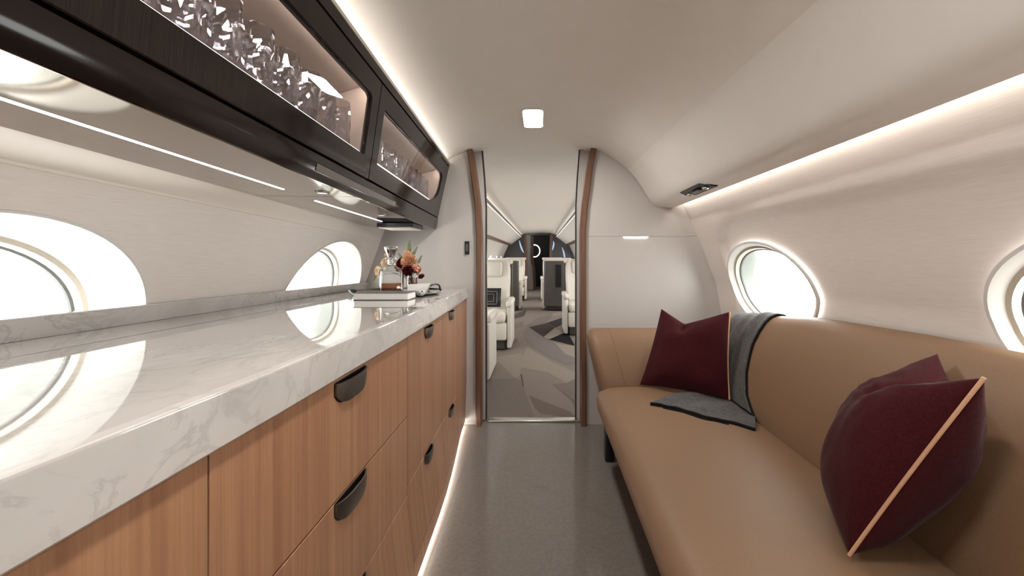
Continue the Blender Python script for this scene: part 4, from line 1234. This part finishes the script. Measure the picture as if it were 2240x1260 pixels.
more('farthest ivory seat on the right of the aisle', .335, 10.95, 0)
# black pillow
bp_ = thing('pillow', 'black rectangular pillow with grey frame pattern on the left ivory seat', 'pillow', (-.74, 5.40, .50 + tilt(5.4)))
def pil(u, v, side, T=.05, W=.42, H=.245):
    th = T * max(0, (1 - abs(2 * u - 1) ** 2.5) * (1 - abs(2 * v - 1) ** 2.5)) ** .6
    lean = .35
    return Vector((-.74 + (u - .5) * W, 5.36 + v * H * lean - side * th, .502 + tilt(5.4) + v * H))
us_ = frange(0, 1, 17); mb = MB()
for sd in (1, -1): mb.add(g_loft([[pil(u, v, sd) for v in us_] for u in us_]))
mb.build('cover', M['black'], bp_, sharp=80)
def frm(k0, w_):
    o = [(k0, k0 * 1.4), (1 - k0, k0 * 1.4), (1 - k0, 1 - k0 * 1.4), (k0, 1 - k0 * 1.4)]; pts = []
    for q in range(4):
        a, b = o[q], o[(q + 1) % 4]
        for s in frange(0, 1, 8)[:-1]: pts.append(pil(lerp(a[0], b[0], s), lerp(a[1], b[1], s), 1) + Vector((0, -.001, 0)))
    return g_tube(pts, w_, 6, closed=True)
mb = MB(); mb.add(frm(.12, .006)); mb.add(frm(.22, .004)); mb.build('frame_pattern', gnoise('grey_braid', (.20, .20, .21), .1, 60, rough=.8), bp_)

# far bulkhead
oL, oR = -.50, .30
def far_panel(name, edge, sgn, label):
    secs = []
    for z in frange(0, 2.12, 24):
        secs.append([(lerp(edge, sgn * 1.36 + CX, t), YF, z) for t in frange(0, 1, 8)])
    o = obj(name, *g_loft(secs), M['dark_panel'])
    return tag(o, label, 'wall', kind='structure')
far_panel('wall_far_left', oL, -1, 'charcoal bulkhead at the far end, left of its opening')
far_panel('wall_far_right', oR, 1, 'charcoal bulkhead at the far end, right of its opening')
def bar(name, pts, w, d, m, label):
    secs = [[(x - w / 2, y - d / 2, z), (x + w / 2, y - d / 2, z), (x + w / 2, y + d / 2, z), (x - w / 2, y + d / 2, z)] for x, y, z in pts]
    o = obj(name, *g_loft(secs, closed=True, caps=True), m, smooth=False)
    return tag(o, label, 'door trim', kind='structure')
T9 = tilt(YF)
bar('trim_6', [(-.44 - .10 * (z / 2) ** 3, YF - .03, z + T9) for z in frange(.0, 1.93, 14)], .075, .08, M['walnut'], 'walnut edge left of the far opening')
bar('trim_7', [(.335 + .05 * (z / 2) ** 3, YF - .03, z + T9) for z in frange(.0, 1.93, 14)], .085, .08, M['walnut'], 'walnut edge right of the far opening')
vb = obj('wall_vestibule', *g_loft([[(-.8, 15.4, z), (.9, 15.4, z)] for z in (0, 2.2)]), M['black'], smooth=False); tag(vb, 'black end wall beyond the far opening', 'wall', kind='structure')
for s, nme in ((-.9, 'wall_vestibule_left'), (.9, 'wall_vestibule_right')):
    o = obj(nme, *g_loft([[(s, YF, z), (s, 15.5, z)] for z in (0, 2.2)]), M['dark_panel'], smooth=False); tag(o, 'dark side wall of the far vestibule', 'wall', kind='structure')
o = obj('ceiling_vestibule', *g_loft([[(x, y, ZC + .90 - .10 * abs(x) ** 2) for x in frange(-1.3, 1.3, 14)] for y in (YF, 15.5)]), M['ceiling'], smooth=False); tag(o, 'pale ceiling of the far vestibule', 'ceiling', kind='structure')
gp = [[(lerp(-.52, interp(z, [0, .7, 1.1, 2.2], [-.20, -.24, -.33, -.34]), t), 14.1 - .03 * t, z) for t in frange(0, 1, 5)] for z in frange(0, 2.0, 20)]
o = obj('wall_partition', *g_loft(gp), gnoise('warm_grey_panel', (.58, .555, .53), .03, 10, rough=.35)); tag(o, 'warm grey partition seen through the far opening', 'wall', kind='structure')
bar('trim_8', [(interp(z, [0, .7, 1.1, 2.2], [-.19, -.22, -.29, -.275]), 14.05, z + T9) for z in frange(-.05, 1.86, 18)], .09, .04, M['walnut'], 'walnut edge of the grey partition beyond the far opening')
rg = obj('wall_mounted_ring_lamp', *g_tube([(-.22 + .20 * math.cos(a), 15.372, 1.165 + .30 + .23 * math.sin(a)) for a in frange(0, 2 * math.pi, 49)[:-1]], .022, 8, closed=True), M['ring_led'])
tag(rg, 'glowing white ring on the black wall at the far end', 'ring lamp')
for pts, lab in (([(-.70, 1.78), (-.665, 1.62), (-.60, 1.45), (-.55, 1.36)], 'bluish light slit on the far bulkhead left of the opening'),
                 ([(.43, 1.76), (.45, 1.66), (.42, 1.52), (.38, 1.42)], 'bluish light slit on the far bulkhead right beside the opening'),
                 ([(.72, 1.55), (.78, 1.38), (.81, 1.22), (.80, 1.08)], 'bluish light slit on the far bulkhead farther right'),
                 ([(-1.18, 1.38), (-1.27, 1.26), (-1.33, 1.13)], 'bluish light slit at the left edge of the far bulkhead')):
    n = len(pts); fine = []
    for s in frange(0, 1, 14):
        k = min(int(s * (n - 1)), n - 2); q = s * (n - 1) - k
        fine.append((lerp(pts[k][0], pts[k + 1][0], q), YF - .012, lerp(pts[k][1], pts[k + 1][1], q)))
    o = obj('accent_light', *g_tube(fine, lambda s: .006 + .022 * math.sin(math.pi * s), 8), M['blue_led'])
    tag(o, lab, 'accent light', group='accent lights on the far bulkhead')
